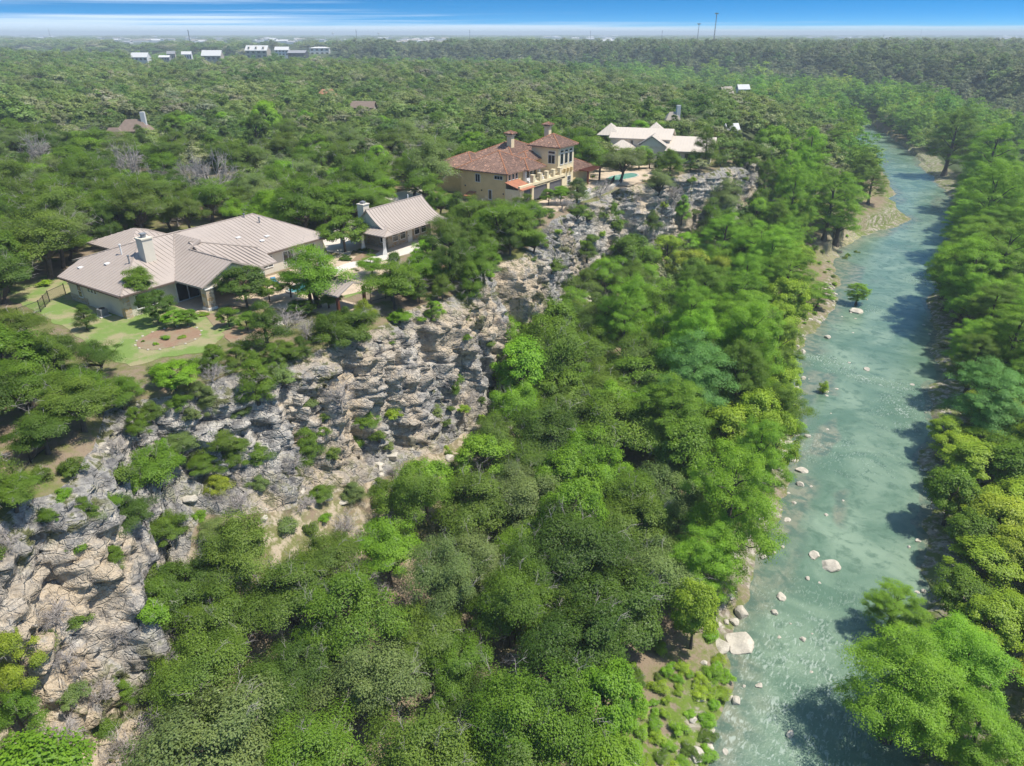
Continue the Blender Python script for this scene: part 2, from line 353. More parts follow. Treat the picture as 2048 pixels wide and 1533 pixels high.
def np_mesh(name, V, F, mats, smooth=False, attrs=None, fmi=None, fattr=None):
    me = bpy.data.meshes.new(name); V = np.asarray(V, np.float32); F = np.asarray(F, np.int32); k = F.shape[1]
    me.vertices.add(len(V)); me.vertices.foreach_set('co', V.ravel()); me.loops.add(F.size); me.loops.foreach_set('vertex_index', F.ravel())
    me.polygons.add(len(F)); me.polygons.foreach_set('loop_start', np.arange(0, F.size, k, dtype=np.int32)); me.polygons.foreach_set('loop_total', np.full(len(F), k, np.int32))
    for m in mats: me.materials.append(m)
    if fmi is not None: me.polygons.foreach_set('material_index', np.asarray(fmi, np.int32))
    me.polygons.foreach_set('use_smooth', np.full(len(F), bool(smooth)))
    for nm, a in (attrs or {}).items(): me.attributes.new(nm, 'FLOAT', 'POINT').data.foreach_set('value', np.asarray(a, np.float32).ravel())
    for nm, a in (fattr or {}).items(): me.attributes.new(nm, 'FLOAT', 'FACE').data.foreach_set('value', np.asarray(a, np.float32).ravel())
    me.update(calc_edges=True); me.validate(); return me

# ------------------------------------------------------------------ the land: x runs from the cliff (0) to the river, y along the gorge, water at z = 0
def itp(y, t): return np.interp(y, [a for a, _ in t], [b for _, b in t])
T_E = [(-13000, 16), (-60, 14), (-23, 8.2), (-13, 5.5), (-4, 2.5), (0, .8), (4, -1.5), (8, -6.5), (11, -6), (14, -4), (19, -2.5), (28, -1.8), (40, -1.0), (51, 1.0), (55, 1.6), (58, -2.4), (62, -4.2), (67, -2.2), (71, -2.8),
       (77, -7), (88, -9.6), (100, -10.5), (114, -12), (141, -8.5), (157, -2), (166, -1), (200, -12), (230, -25), (334, -45), (512, -118), (600, -190), (13000, -190)]
T_W = [(-60, 8), (-20, 7.5), (-6, 6), (1, 5.2), (4, 5), (8, 5), (14, 5), (20, 3.8), (30, 3.8), (44, 3.4), (52, 3.0), (58, 2.6), (75, 2.8), (100, 3.4), (140, 4.0), (160, 5), (172, 12), (185, 22), (230, 38), (400, 60), (13000, 60)]
T_ZF = [(-60, 7), (-20, 6), (0, 6), (4, 8), (8, 16), (14, 14), (20, 11.5), (30, 9), (42, 7), (52, 5), (75, 4.5), (100, 8), (160, 8), (185, 6), (13000, 5)]
T_TW = [(-60, 14), (0, 11), (4, 12), (8, 20), (14, 18), (20, 16), (30, 13), (42, 11), (56, 8), (100, 9), (160, 10), (185, 16), (13000, 16)]
T_XL = [(-13000, 42), (-60, 42), (20, 45), (34, 43), (57, 40.5), (77, 36.6), (102, 31), (118, 30), (134, 31.5), (150, 29.5), (170, 24.5), (181, 23), (195, 25), (210, 29), (222, 33), (231, 35.5), (238, 30), (246, 24), (270, 24), (334, 9), (420, -12), (512, -40), (560, -75), (620, -120), (13000, -120)]
T_XR = [(-13000, 66), (-60, 66), (20, 61), (39, 57.5), (69, 56), (89, 54.6), (122, 52), (152, 48.5), (197, 48), (271, 43), (357, 21.5), (420, 3), (494, -20), (560, -48), (620, -85), (13000, -85)]
RIV = np.array([(52, -400), (53, 0), (48, 70), (41, 130), (36, 190), (34, 260), (15, 345), (-30, 503), (-65, 576), (-139, 640), (-256, 672), (-389, 655), (-547, 622), (-720, 600), (-1100, 560), (-2000, 700)], float)
def wob(y, s, a): return a * vn(y / s, 0.0 * y + 3.3, 0.0 * y, 11)
def f_e(y): return itp(y, T_E) + wob(y, 9.0, 1.1) + wob(y, 3.1, 0.6)
def f_xl(y): return itp(y, T_XL) + wob(y + 77, 7.0, 1.0) + wob(y + 9, 2.6, 0.45)
def f_xr(y): return itp(y, T_XR) + wob(y + 177, 8.0, 1.3) + wob(y + 19, 2.6, 0.45)
def river_side(x, y):
    """distance to the river's middle line, positive on the outer (right) side"""
    best = np.full(x.shape, 1e9); sg = np.ones(x.shape)
    for (ax, ay), (bx, by) in zip(RIV[:-1], RIV[1:]):
        dx, dy = bx - ax, by - ay; t = np.clip(((x - ax) * dx + (y - ay) * dy) / (dx * dx + dy * dy), 0, 1)
        d = np.hypot(x - ax - t * dx, y - ay - t * dy); c = dx * (y - ay) - dy * (x - ax)
        n = d < best; best = np.where(n, d, best); sg = np.where(n, np.where(c > 0, -1.0, 1.0), sg)
    return best, sg
def height(x, y):
    x, y = np.broadcast_arrays(np.asarray(x, float), np.asarray(y, float))
    e, w, zf, tw, xl, xr = f_e(y), itp(y, T_W), itp(y, T_ZF), itp(y, T_TW), f_xl(y), f_xr(y)
    d = x - e
    zp = 22 - 1.1 * np.exp(np.minimum(d, 0) / 1.3) * (1 + 0.6 * vn(y / 3.0, x * 0, x * 0, 5))
    yard = (x > -60) & (x < -4) & (y > 0) & (y < 190)
    zp = zp + np.where(yard, 0.0, 0.35 * vn(x / 14, y / 14, x * 0, 3))
    q = np.clip(d / w, 0, 1)
    zc = 20.9 - (20.9 - zf) * (0.85 * q + 0.15 * q ** 2)
    qt = np.clip((d - w) / tw, 0, 1)
    zt = zf + (3.4 - zf) * (qt * (2 - qt) * 0.5 + qt * 0.5)
    qf = np.clip((d - w - tw) / np.maximum(xl - 1.5 - e - w - tw, 1.0), 0, 1)
    zfl = 3.4 - 2.7 * qf + 0.35 * vn(x / 5, y / 5, x * 0, 21)
    z = np.where(d < 0, zp, np.where(d < w, zc, np.where(d < w + tw, zt + 0.35 * vn(x / 2.5, y / 2.5, x * 0, 8) * np.minimum(1, (d - w)), zfl)))
    near = sst(-2.2, 1.6, x - xl); bed = 0.7 - 1.0 * near
    inr = x > xl - 2.2; z = np.where(inr, np.minimum(z, bed - 0.14 * np.clip(x - xl - 1.5, 0, 6)), z)
    rb = x - xr
    zr = np.where(rb > -1.5, -0.35 + 1.0 * sst(-1.5, 1.5, rb) + 1.6 * sst(1, 14, rb) + 1.2 * sst(20, 60, rb) + 0.3 * vn(x / 5, y / 5, x * 0, 22), z)
    z = np.where(rb > -1.5, zr, z)
    rip = (x > xl - 1) & (x < xr + 1); z = z + np.where(rip, 0.16 * vn(x / 1.7, y / 1.7, x * 0, 31), 0)
    # the river's bend behind the plateau and the bluff on its outer side
    dc, sg = river_side(x, y)
    outer = 1.5 + 25.0 * sst(62, 120, dc + 14 * vn(x / 60, y / 60, x * 0, 41)); inner = 1.0 + 21.0 * sst(14, 210, dc)
    zfar = np.where(sg > 0, outer, inner) + 2.5 * sst(200, 900, dc) * vn(x / 160, y / 160, x * 0, 51)
    zfar = np.where(dc < 12, -0.8, zfar)
    k = sst(300, 430, y) * np.where(x < xr, 1, 1)
    k = np.maximum(k, sst(170, 300, y) * (x > xr + 12))
    return z * (1 - k) + zfar * k

def make_ground():
    def geo(a, b, first, r):
        o = [a]; st = first
        while o[-1] < b: o.append(o[-1] + st); st *= r
        o[-1] = b; return o
    ys = sorted(set([-v for v in geo(28, 13000, 3, 1.35)][::-1] + list(np.arange(-27, 90, 0.34)) + list(np.arange(90, 176, 0.5)) + list(np.arange(176, 262, 1.1)) + geo(262, 13000, 1.6, 1.035)))
    Y = np.array(ys); n = len(Y)
    e, w, tw, xl, xr = f_e(Y), itp(Y, T_W), itp(Y, T_TW), f_xl(Y), f_xr(Y)
    tw = np.minimum(tw, np.maximum(xl - 2.6 - e - w - 4, 2.0))
    L = []
    gl = geo(8, 12800, 0.9, 1.075)[::-1]
    for g in gl: L.append(e - g)
    for g in np.arange(7.5, 0.1, -0.5): L.append(e - g)
    c0 = len(L); NC = 62
    for k in range(NC): L.append(e + w * k / (NC - 1))
    c1 = len(L) - 1
    for k in range(1, 30): L.append(e + w + tw * k / 29)
    t1 = e + w + tw
    for k in range(1, 26): L.append(t1 + (xl - 2.4 - t1) * k / 25)
    for g in np.arange(-2.0, 3.6, 0.4): L.append(xl + g)
    for k in range(1, 8): L.append(xl + 3.5 + (xr - 5 - xl) * k / 8)
    for g in np.arange(-1.6, 3.1, 0.4): L.append(xr + g)
    for g in geo(3.6, 12800, 0.7, 1.09): L.append(xr + g)
    X = np.array(L).T; m = X.shape[1]; YY = np.repeat(Y[:, None], m, 1)
    Z = height(X, YY)
    # rock: fractured blocks, ledges and hollows on the cliff face
    J = np.arange(m)[None, :]; q = np.clip((J - c0) / (c1 - c0), -0.3, 1.4)
    yf = 1 - sst(176, 205, YY) * 0.8
    msk = sst(-0.06, 0.05, q) * (1 - sst(0.97, 1.18, q)) * yf * (YY > -40) * (YY < 330)
    near = (YY > -40) & (YY < 330) & (msk > 0.002); ii = np.where(near)
    x, y, z = X[ii], YY[ii], Z[ii]; z0 = z + 0.3 * vn(x / 3, y / 3, z / 3, 61)
    xw = x + 0.7 * vn(y / 2, z / 2, x, 64); yw = y + 0.8 * vn(x / 2.3, z / 2.3, y / 2.3, 65)
    b1, g1 = cells(xw / 3.4, yw / 3.0, z0 / 1.9, 71); b2, g2 = cells(xw / 1.25, yw / 1.15, z0 / 0.75, 81)
    b3, g3 = cells(xw / 0.55, yw / 0.5, z0 / 0.36, 87)
    b3 = b3 * 0; big = fbm(y / 11, z / 14, x * 0 + 2, 91, 2)
    mid = 1 - np.abs(fbm(y / 4.5, z / 6.5, x / 5, 95, 3)) * 1.8
    butt = 1 - 2 * np.abs(fbm(y / 7.0 + .3 * vn(z / 9, y / 9, x * 0, 57), z / 34.0, x * 0 + 7, 92, 2)); flute = 1 - 2 * np.abs(fbm(y / 2.4 + .25 * vn(z / 3, y / 4, x * 0, 58), z / 11.0, x * 0 + 5, 93, 3)); fine = 1 - 2 * np.abs(fbm(x / 1.5, y / 1.3, z / 1.7, 97, 4))
    bed = np.interp((z0 * 0.62 + 0.25 * vn(y / 9, x / 9, z * 0, 55)) % 1.0, [0, .12, .75, 1], [-.5, .35, .25, -.5])
    dsp = 1.1 * big + 0.35 * mid + 1.7 * butt + 0.85 * flute + 0.34 * b1 + 0.34 * b2 + 0.42 * fine + 0.22 * bed - 0.3 * (1 - sst(0, 0.12, g1)) - 0.12 * (1 - sst(0, 0.1, g2)) - 0.7
    mk = msk[ii]
    X[ii] = x + dsp * mk; Z[ii] = z + (0.22 * b1 + 0.14 * b2 + 0.12 * fine) * mk * sst(0.0, 0.15, q.repeat(n, 0)[ii]); YY = YY.copy(); YY[ii] = y + 0.35 * b2 * mk
    V = np.stack([X, YY, Z], -1).reshape(-1, 3)
    a = (np.arange(n - 1)[:, None] * m + np.arange(m - 1)[None, :])
    F = np.stack([a, a + 1, a + m + 1, a + m], -1)
    isc = np.zeros((n - 1, m - 1), bool); isc[:, c0 - 2:c1 + 5] = True
    isc &= ((Y[:-1] > -60) & (Y[:-1] < 185))[:, None]
    Xf, Yf = X, YY
    d = Xf - f_e(Yf)
    gravel = np.clip(sst(-4.5, -0.5, Xf - f_xl(Yf)) * (.45 + .55 * sst(-.15, .25, vn(Xf / 3, Yf / 5, Xf * 0, 19))) + sst(0.6, 0.0, np.abs(Xf - 29) / 9) * sst(30, 8, np.abs(Yf - 216)) + 0.6 * sst(9, 1, Xf - f_xr(Yf)) * (Xf > f_xr(Yf) - 2), 0, 1) * (Xf > f_xl(Yf) - 12) * (Xf < f_xr(Yf) + 12) * (Yf < 420)
    mossy = .75 * sst(-.2, 0.5, vn(Xf / 7, Yf / 9, Xf * 0, 15)) * sst(-9, -2.0, Xf - f_xl(Yf)) * (Xf < f_xl(Yf) + 1) + 1.0 * sst(-7, -3, Xf - f_xl(Yf)) * (Xf < f_xl(Yf) + .5) * sst(34, 22, Yf) * sst(-5, 4, Yf) + 0.9 * sst(6, 2, np.abs(Xf - 27)) * sst(12, 3, np.abs(Yf - 190))
    scree = sst(-0.5, 2, d - itp(Yf, T_W) + 1) * sst(2.0, 0.0, (d - itp(Yf, T_W)) / itp(Yf, T_TW)) * (Yf < 200) * (d < 60)
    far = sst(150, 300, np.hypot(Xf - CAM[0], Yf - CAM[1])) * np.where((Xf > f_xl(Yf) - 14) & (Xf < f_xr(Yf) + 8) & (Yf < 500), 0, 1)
    fresh = np.clip(0.75 + 0.5 * vn(Yf / 9, Z / 9, Xf * 0, 27) + 0.5 * sst(14, 0, Yf) * sst(20, 12, Z) , 0, 1)
    green = np.clip(sst(0.1, 0.5, vn(Yf / 5, Z / 4, Xf * 0, 37)) + sst(0.12, -0.02, q) + 0.7 * sst(0.75, 1.05, q) + 0.5 * sst(150, 180, Yf), 0, 1)
    att = dict(gravel=gravel, mossy=mossy, scree=scree, far=far, fresh=fresh, green=green, scar=np.clip(sst(7, 3, np.abs(Yf - 66)) + sst(1, -6, Yf) * sst(21, 15, Z) + .6 * sst(3, 1, np.abs(Yf - 45)) + .5 * sst(3, 1, np.abs(Yf - 108)) + .6 * sst(2.6, .8, np.abs(Yf - 35)) + .45 * sst(3, 1, np.abs(Yf - 25)) + .6 * sst(3, 1, np.abs(Yf - 54)), 0, 1))
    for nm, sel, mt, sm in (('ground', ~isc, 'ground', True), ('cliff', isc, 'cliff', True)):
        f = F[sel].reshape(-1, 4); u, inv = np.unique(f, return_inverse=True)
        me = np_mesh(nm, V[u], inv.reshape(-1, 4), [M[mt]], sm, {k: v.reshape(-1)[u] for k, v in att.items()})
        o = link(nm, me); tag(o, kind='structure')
    return X, YY, Z, (c0, c1)
GX, GY, GZ, CC = make_ground()

def make_river():
    ys = np.concatenate([np.arange(-30, 130, 0.6), np.arange(130, 300, 1.2), np.arange(300, 600, 4.0)]); us = np.linspace(0, 1, 60)
    Y = np.repeat(ys[:, None], 60, 1); xl, xr = f_xl(Y) - 2.4, f_xr(Y) + 2.4; X = xl + (xr - xl) * us[None, :]
    Z = np.zeros_like(X) + 0.02 * vn(X / 1.3, Y / 1.3, X * 0, 9)
    dep = -height(X, Y) - 0.0
    dep = dep - 0.55 * sst(0.25, 0.7, vn(X / 6, Y / 16, X * 0, 33)) * sst(30, 60, Y) - 0.9 * sst(5.0, 2.0, np.abs(X - (f_xl(Y) + 4.5))) * sst(40, 60, Y) * sst(118, 95, Y) * sst(-.2, .4, vn(X / 3, Y / 5, X * 0, 34))
    dep = dep - 1.2 * sst(7, 3, np.abs(X - 27.5)) * sst(14, 6, np.abs(Y - 160)) - 0.8 * sst(6, 3, np.abs(X - (f_xr(Y) - 2))) * sst(20, 8, np.abs(Y - 262))
    def g(cx, cy, rx, ry): return np.exp(-((X - cx) / rx) ** 2 - ((Y - cy) / ry) ** 2)
    foam = 0.8 * g(49, 18, 9, 15) + 0.55 * g(50, 36, 8, 9) + 1.0 * g(36, 106, 4, 2.2) + 0.8 * g(44, 102, 7, 1.6) + 0.8 * g(50, 94, 3.5, 7) + 0.7 * g(45, 166, 3, 5) + 0.35 * g(42, 75, 9, 5) + 0.3 * g(37, 138, 5, 3) + 0.03
    a = (np.arange(len(ys) - 1)[:, None] * 60 + np.arange(59)[None, :]); F = np.stack([a, a + 1, a + 61, a + 60], -1).reshape(-1, 4)
    o = link('river', np_mesh('river', np.stack([X, Y, Z], -1).reshape(-1, 3), F, [M['water']], True, dict(depth=dep, foam=foam))); tag(o, kind='structure')
make_river()

def sheet(name, poly, z, m, kind='structure', jitter=0.0, up=0.0):
    """a thin laid surface (lawn, paving, road) with its own small thickness"""
    P = []
    for i, (x, y) in enumerate(poly):
        x2, y2 = poly[(i + 1) % len(poly)]; k = max(1, int(math.hypot(x2 - x, y2 - y) / 0.9)) if jitter else 1
        for j in range(k):
            t = j / k; P.append((x + (x2 - x) * t + random.uniform(-jitter, jitter), y + (y2 - y) * t + random.uniform(-jitter, jitter)))
    b = MB(); b.prism(P, z - 0.25 - up, z, 0); o = b.build(name, M[m])
    if kind: o['kind'] = kind
    return o
def PP(pts, z=22.0): return [pix(a, b, z)[:2] for a, b in pts]

# ------------------------------------------------------------------ roofs
def roof_plane(b, poly, th=0.18, mi=0, seam=None, smi=1, w=0.05, h=0.06):
    """a roof slope with thickness; seam = spacing of the ribs that run down it"""
    P = [Vector(p) for p in poly]
    nrm = Vector((0, 0, 0))
    for i in range(len(P)): nrm += (P[i] - P[0]).cross(P[(i + 1) % len(P)] - P[0])
    if nrm.z < 0: P.reverse(); nrm = -nrm
    nrm.normalize(); b.slab([tuple(p) for p in P], th, mi)
    if not seam: return
    up = Vector((-nrm.x, -nrm.y, 0)); dn = -(Vector((0, 0, 1)) - nrm * nrm.z).normalized(); hz = dn.cross(nrm).normalized()
    U = [p.dot(hz) for p in P]; D = [p.dot(dn) for p in P]; c0 = P[0].dot(nrm)
    k = math.ceil((min(U) + 0.05) / seam) * seam
    while k < max(U) - 0.04:
        xs = []
        for i in range(len(P)):
            u0, u1 = U[i], U[(i + 1) % len(P)]
            if (u0 - k) * (u1 - k) < 0: t = (k - u0) / (u1 - u0); xs.append(D[i] + t * (D[(i + 1) % len(P)] - D[i]))
        xs.sort()
        for a, c in zip(xs[::2], xs[1::2]):
            if c - a > 0.15:
                q = lambda u, d, z: hz * u + dn * d + nrm * (c0 + z)
                b.add([q(k - w, a, 0.001), q(k - w, c, .001), q(k - w * .5, c, h), q(k - w * .5, a, h), q(k + w * .5, a, h), q(k + w * .5, c, h), q(k + w, a, .001), q(k + w, c, .001)],
                      [(0, 1, 2, 3), (3, 2, 5, 4), (4, 5, 7, 6), (1, 7, 5, 2), (0, 3, 4, 6)], smi)
        k += seam
def cap(b, p, q, r=0.12, mi=2, n=5): b.tube([p, q], r, n, mi)
def hip(b, x0, x1, y0, y1, ze, zr, seam=None, th=0.18, caps=True, r=0.12, w=0.05, h=0.06, smi=1):
    dx, dy = x1 - x0, y1 - y0
    if dx > dy: k = dy / 2; r1, r2 = (x0 + k, (y0 + y1) / 2, zr), (x1 - k, (y0 + y1) / 2, zr)
    else: k = dx / 2; r1, r2 = ((x0 + x1) / 2, y0 + k, zr), ((x0 + x1) / 2, y1 - k, zr)
    A, B_, C_, D_ = (x0, y0, ze), (x1, y0, ze), (x1, y1, ze), (x0, y1, ze)
    if abs(dx - dy) < 0.3: pl = [[A, B_, r1], [B_, C_, r1], [C_, D_, r1], [D_, A, r1]]; ed = [(A, r1), (B_, r1), (C_, r1), (D_, r1)]
    elif dx > dy: pl = [[A, B_, r2, r1], [B_, C_, r2], [C_, D_, r1, r2], [D_, A, r1]]; ed = [(A, r1), (B_, r2), (C_, r2), (D_, r1), (r1, r2)]
    else: pl = [[A, B_, r1], [B_, C_, r2, r1], [C_, D_, r2], [D_, A, r1, r2]]; ed = [(A, r1), (B_, r1), (C_, r2), (D_, r2), (r1, r2)]
    for p in pl: roof_plane(b, p, th, 0, seam, smi, w, h)
    if caps:
        for p, q in ed: cap(b, p, q, r)
def window(parent, ax, pos, a0, a1, z0, z1, sgn=1, frame='white_trim', bars=(1, 1), name='window', depth=0.06):
    """ax = 'x': the wall faces along x at pos; a0..a1 runs along the wall. frame > pane"""
    f = MB(); g = MB(); t = 0.09
    def bx(m, u0, u1, v0, v1, d0, d1):
        lo, hi = sorted((pos + sgn * d0, pos + sgn * d1))
        if ax == 'x': m.box(lo, hi, u0, u1, v0, v1)
        else: m.box(u0, u1, lo, hi, v0, v1)
    bx(f, a0 - t, a0, z0 - t, z1 + t, 0.0, depth); bx(f, a1, a1 + t, z0 - t, z1 + t, 0.0, depth); bx(f, a0, a1, z1, z1 + t, 0.0, depth); bx(f, a0, a1, z0 - t, z0, 0.0, depth + 0.04)
    for i in range(1, bars[0]): u = a0 + (a1 - a0) * i / bars[0]; bx(f, u - .03, u + .03, z0, z1, 0.0, depth - .01)
    for i in range(1, bars[1]): v = z0 + (z1 - z0) * i / bars[1]; bx(f, a0, a1, v - .03, v + .03, 0.0, depth - .015)
    bx(g, a0, a1, z0, z1, 0.005, 0.03)
    o = f.build(name, M[frame], parent); g.build('pane', M['glass'], o); return o
def cut_box(b, x0, x1, y0, y1, z0, z1, mi=0): return b.box(x0, x1, y0, y1, z0, z1, mi)

# ------------------------------------------------------------------ near ranch house
def ranch_house():
    t = thing('ranch_house', 'sprawling cream ranch house with tan standing seam roof at left near the cliff', 'house', (0, 0, 22))
    w = MB()
    w.box(-37.0, -25.3, 20.9, 32.0, -0.3, 3.0); w.box(-42.0, -37.0, 26.5, 36.0, -0.3, 3.0); w.box(-42.5, -25.6, 32.0, 51.0, -0.3, 3.0)
    w.box(-25.6, -21.4, 33.0, 37.2, -0.3, 3.02)
    w.build('wall', M['wall_cream'], t)
    lw = MB(); lw.box(-25.95, -25.22, 20.84, 21.6, -0.3, 2.96); lw.build('stone_corner', M['stone_warm'], t); lw = MB(); lw.box(-37.06, -33.2, 20.85, 20.9, -0.3, .9); lw.build('stone_wainscot', M['stone'], t)
    r = MB(); E = 3.0; sm = 0.62
    E1, V, R1, R2, A, K = (-24.5, 20.3, E), (-24.5, 26.9, E), (-33.4, 28.7, 6.05), (-33.7, 34.5, 6.05), (-37.7, 20.2, E), (-38.4, 23.7, 4.27)
    for p in ([A, E1, R1, K], [E1, V, (-33.7, 34.0, 6.0), R1], [K, R1, R2, (-42.6, 34.5, E), (-42.6, 24.5, E + .2)]): roof_plane(r, p, .2, 0, sm)
    # covered patio gable
    roof_plane(r, [(-25.0, 27.0, E), (-19.6, 27.1, E), (-19.6, 31.6, 5.05), (-28.0, 31.7, 5.1), (-28.0, 33.5, 5.92), (-33.7, 33.6, 5.96)], .2, 0, sm)
    roof_plane(r, [(-19.6, 31.6, 5.05), (-19.6, 36.1, E), (-26.4, 36.1, E), (-28.0, 31.7, 5.1)], .2, 0, sm)
    roof_plane(r, [(-29.2, 32.6, 5.75), (-24.7, 39.2, 4.15), (-20.6, 38.7, E + .08), (-20.6, 34.4, E + .08), (-26.0, 31.9, 4.8)], .18, 0, sm)
    # long right wing, hipped at its far end
    P1, P2 = (-34.3, 46.4, 5.95), (-33.7, 33.4, 5.95); c1, c2, c3 = (-24.9, 51.8, E), (-43.6, 51.8, E), (-43.6, 36.0, E)
    roof_plane(r, [P2, P1, c1, (-24.9, 38.6, E + .02)], .2, 0, sm); roof_plane(r, [P1, c1, c2], .2, 0, sm); roof_plane(r, [P1, c2, c3, P2], .2, 0, sm)
    hip(r, -50.2, -40.3, 30.4, 39.4, E, 4.7, sm, .2, False)
    for p, q in ((E1, R1), (R1, R2), (R1, K), (P1, c1), (P1, P2), (P1, c2), ((-19.6, 31.6, 5.08), (-28, 31.7, 5.13)), ((-25, 27, E), (-33.7, 33.6, 5.98)), ((-29.2, 32.6, 5.8), (-24.7, 39.2, 4.2))): cap(r, p, q, .1, 1)
    for x, y, z in ((-36.2, 22.4, 3.75), (-33.0, 24.0, 4.35), (-29.6, 40.0, 4.5), (-28.3, 43.6, 4.1), (-27.6, 42.2, 3.9)): r.box(x - .22, x + .22, y - .3, y + .3, z, z + .14, 2)
    ro = r.build('roof', [M['tan_metal'], M['tan_seam'], M['white_trim']], t)
    for x, y, z, h in ((-33.0, 26.0, 5.05, 1.15), (-29.8, 25.0, 4.8, .8), (-31.8, 45.4, 5.1, .8), (-33.8, 44.5, 5.8, .5)):
        f = MB(); f.tube([(x, y, z - .1), (x, y, z + h)], .09, 7); f.tube([(x, y, z + h), (x, y, z + h + .12)], .15, 7); f.build('vent_pipe', M['grey_metal' if h < 1 else 'white_trim'], ro)
    c = MB(); c.box(-30.3, -29.0, 26.6, 27.9, 4.0, 7.2); c.box(-30.4, -28.9, 26.5, 28.0, 7.2, 7.36); ch = c.build('chimney', M['wall_cream'], t)
    c = MB(); c.tube([(-29.65, 27.25, 7.34), (-29.65, 27.25, 7.75)], .32, 8); c.box(-30.0, -29.3, 26.9, 27.6, 7.75, 7.85); c.build('chimney_cap', M['grey_metal'], ch)
    g = MB(); g.add([(-20.0, 27.7, E - .05), (-20.0, 35.7, E - .05), (-20.0, 31.7, 4.85), (-20.25, 27.7, E - .05), (-20.25, 35.7, E - .05), (-20.25, 31.7, 4.85)], [(0, 1, 2), (3, 5, 4), (0, 3, 4, 1), (1, 4, 5, 2), (2, 5, 3, 0)])
    g.box(-20.3, -19.95, 27.6, 35.8, 2.55, 2.95); g.build('gable_panel', M['wall_cream'], t)
    for y in (28.1, 35.3):
        p = MB(); p.box(-20.75, -19.75, y - .5, y + .5, -0.3, 2.55); po = p.build('stone_column', M['stone_warm'], t); q = MB(); q.box(-20.85, -19.65, y - .6, y + .6, 2.55, 2.62); q.build('column_cap', M['white_trim'], po); q = MB(); q.box(-20.85, -19.65, y - .6, y + .6, -.25, .35); q.build('column_base', M['white_trim'], po)
    f = MB(); f.box(-25.2, -19.7, 26.3, 36.6, -0.2, 0.06); f.build('patio_floor', M['paving'], t)
    d = MB(); d.box(-25.3, -25.22, 27.3, 31.6, .1, 2.5); dd = d.build('sliding_door', M['white_trim'], t)
    for a in (27.4, 28.85, 30.3): g = MB(); g.box(-25.22, -25.19, a, a + 1.3, .2, 2.4); g.build('glass_panel', M['glass'], dd)
    window(t, 'x', -25.3, 22.3, 25.2, .8, 2.3, 1, bars=(2, 2)); window(t, 'y', 20.84, -34.9, -34.1, .9, 2.35, -1, bars=(1, 2))
    for x in (-32.4, -31.7, -31.0): window(t, 'y', 20.9, x - .22, x + .22, 1.9, 2.35, -1)
    for y in (41, 44.5, 48.5): window(t, 'x', -25.6, y - .8, y + .8, .9, 2.3, 1, bars=(2, 1))
    for q in ((-24.55, -24.42, 20.3, 26.9), (-37.7, -24.5, 20.12, 20.24), (-24.95, -24.82, 38.7, 51.8)): g = MB(); g.box(*q, E - .24, E - .06); g.build('gutter', M['fascia'], t)
    return t
ranch_house()

def air_conditioner(x, y):
    t = thing('air_conditioner', 'grey air conditioning unit on a pad by the ranch house corner', 'air conditioner', (x, y, 22.0))
    b = MB(); b.box(-.42, .42, -.42, .42, .12, .92); 
    for k in range(7): b.box(-.44, .44, -.44, .44, .2 + k * .1, .23 + k * .1)
    b.build('casing', M['grey_metal'], t); b = MB(); b.tube([(0, 0, .92), (0, 0, .98)], .34, 12); b.tube([(0, 0, .98), (0, 0, 1.0)], .12, 8); b.build('fan_grille', M['dark'], t)
    b = MB(); b.box(-.6, .6, -.6, .6, -.1, .12); b.build('pad', M['concrete'], t)
ax, ay, _ = pix(206, 628, 22.3); air_conditioner(ax, ay); 

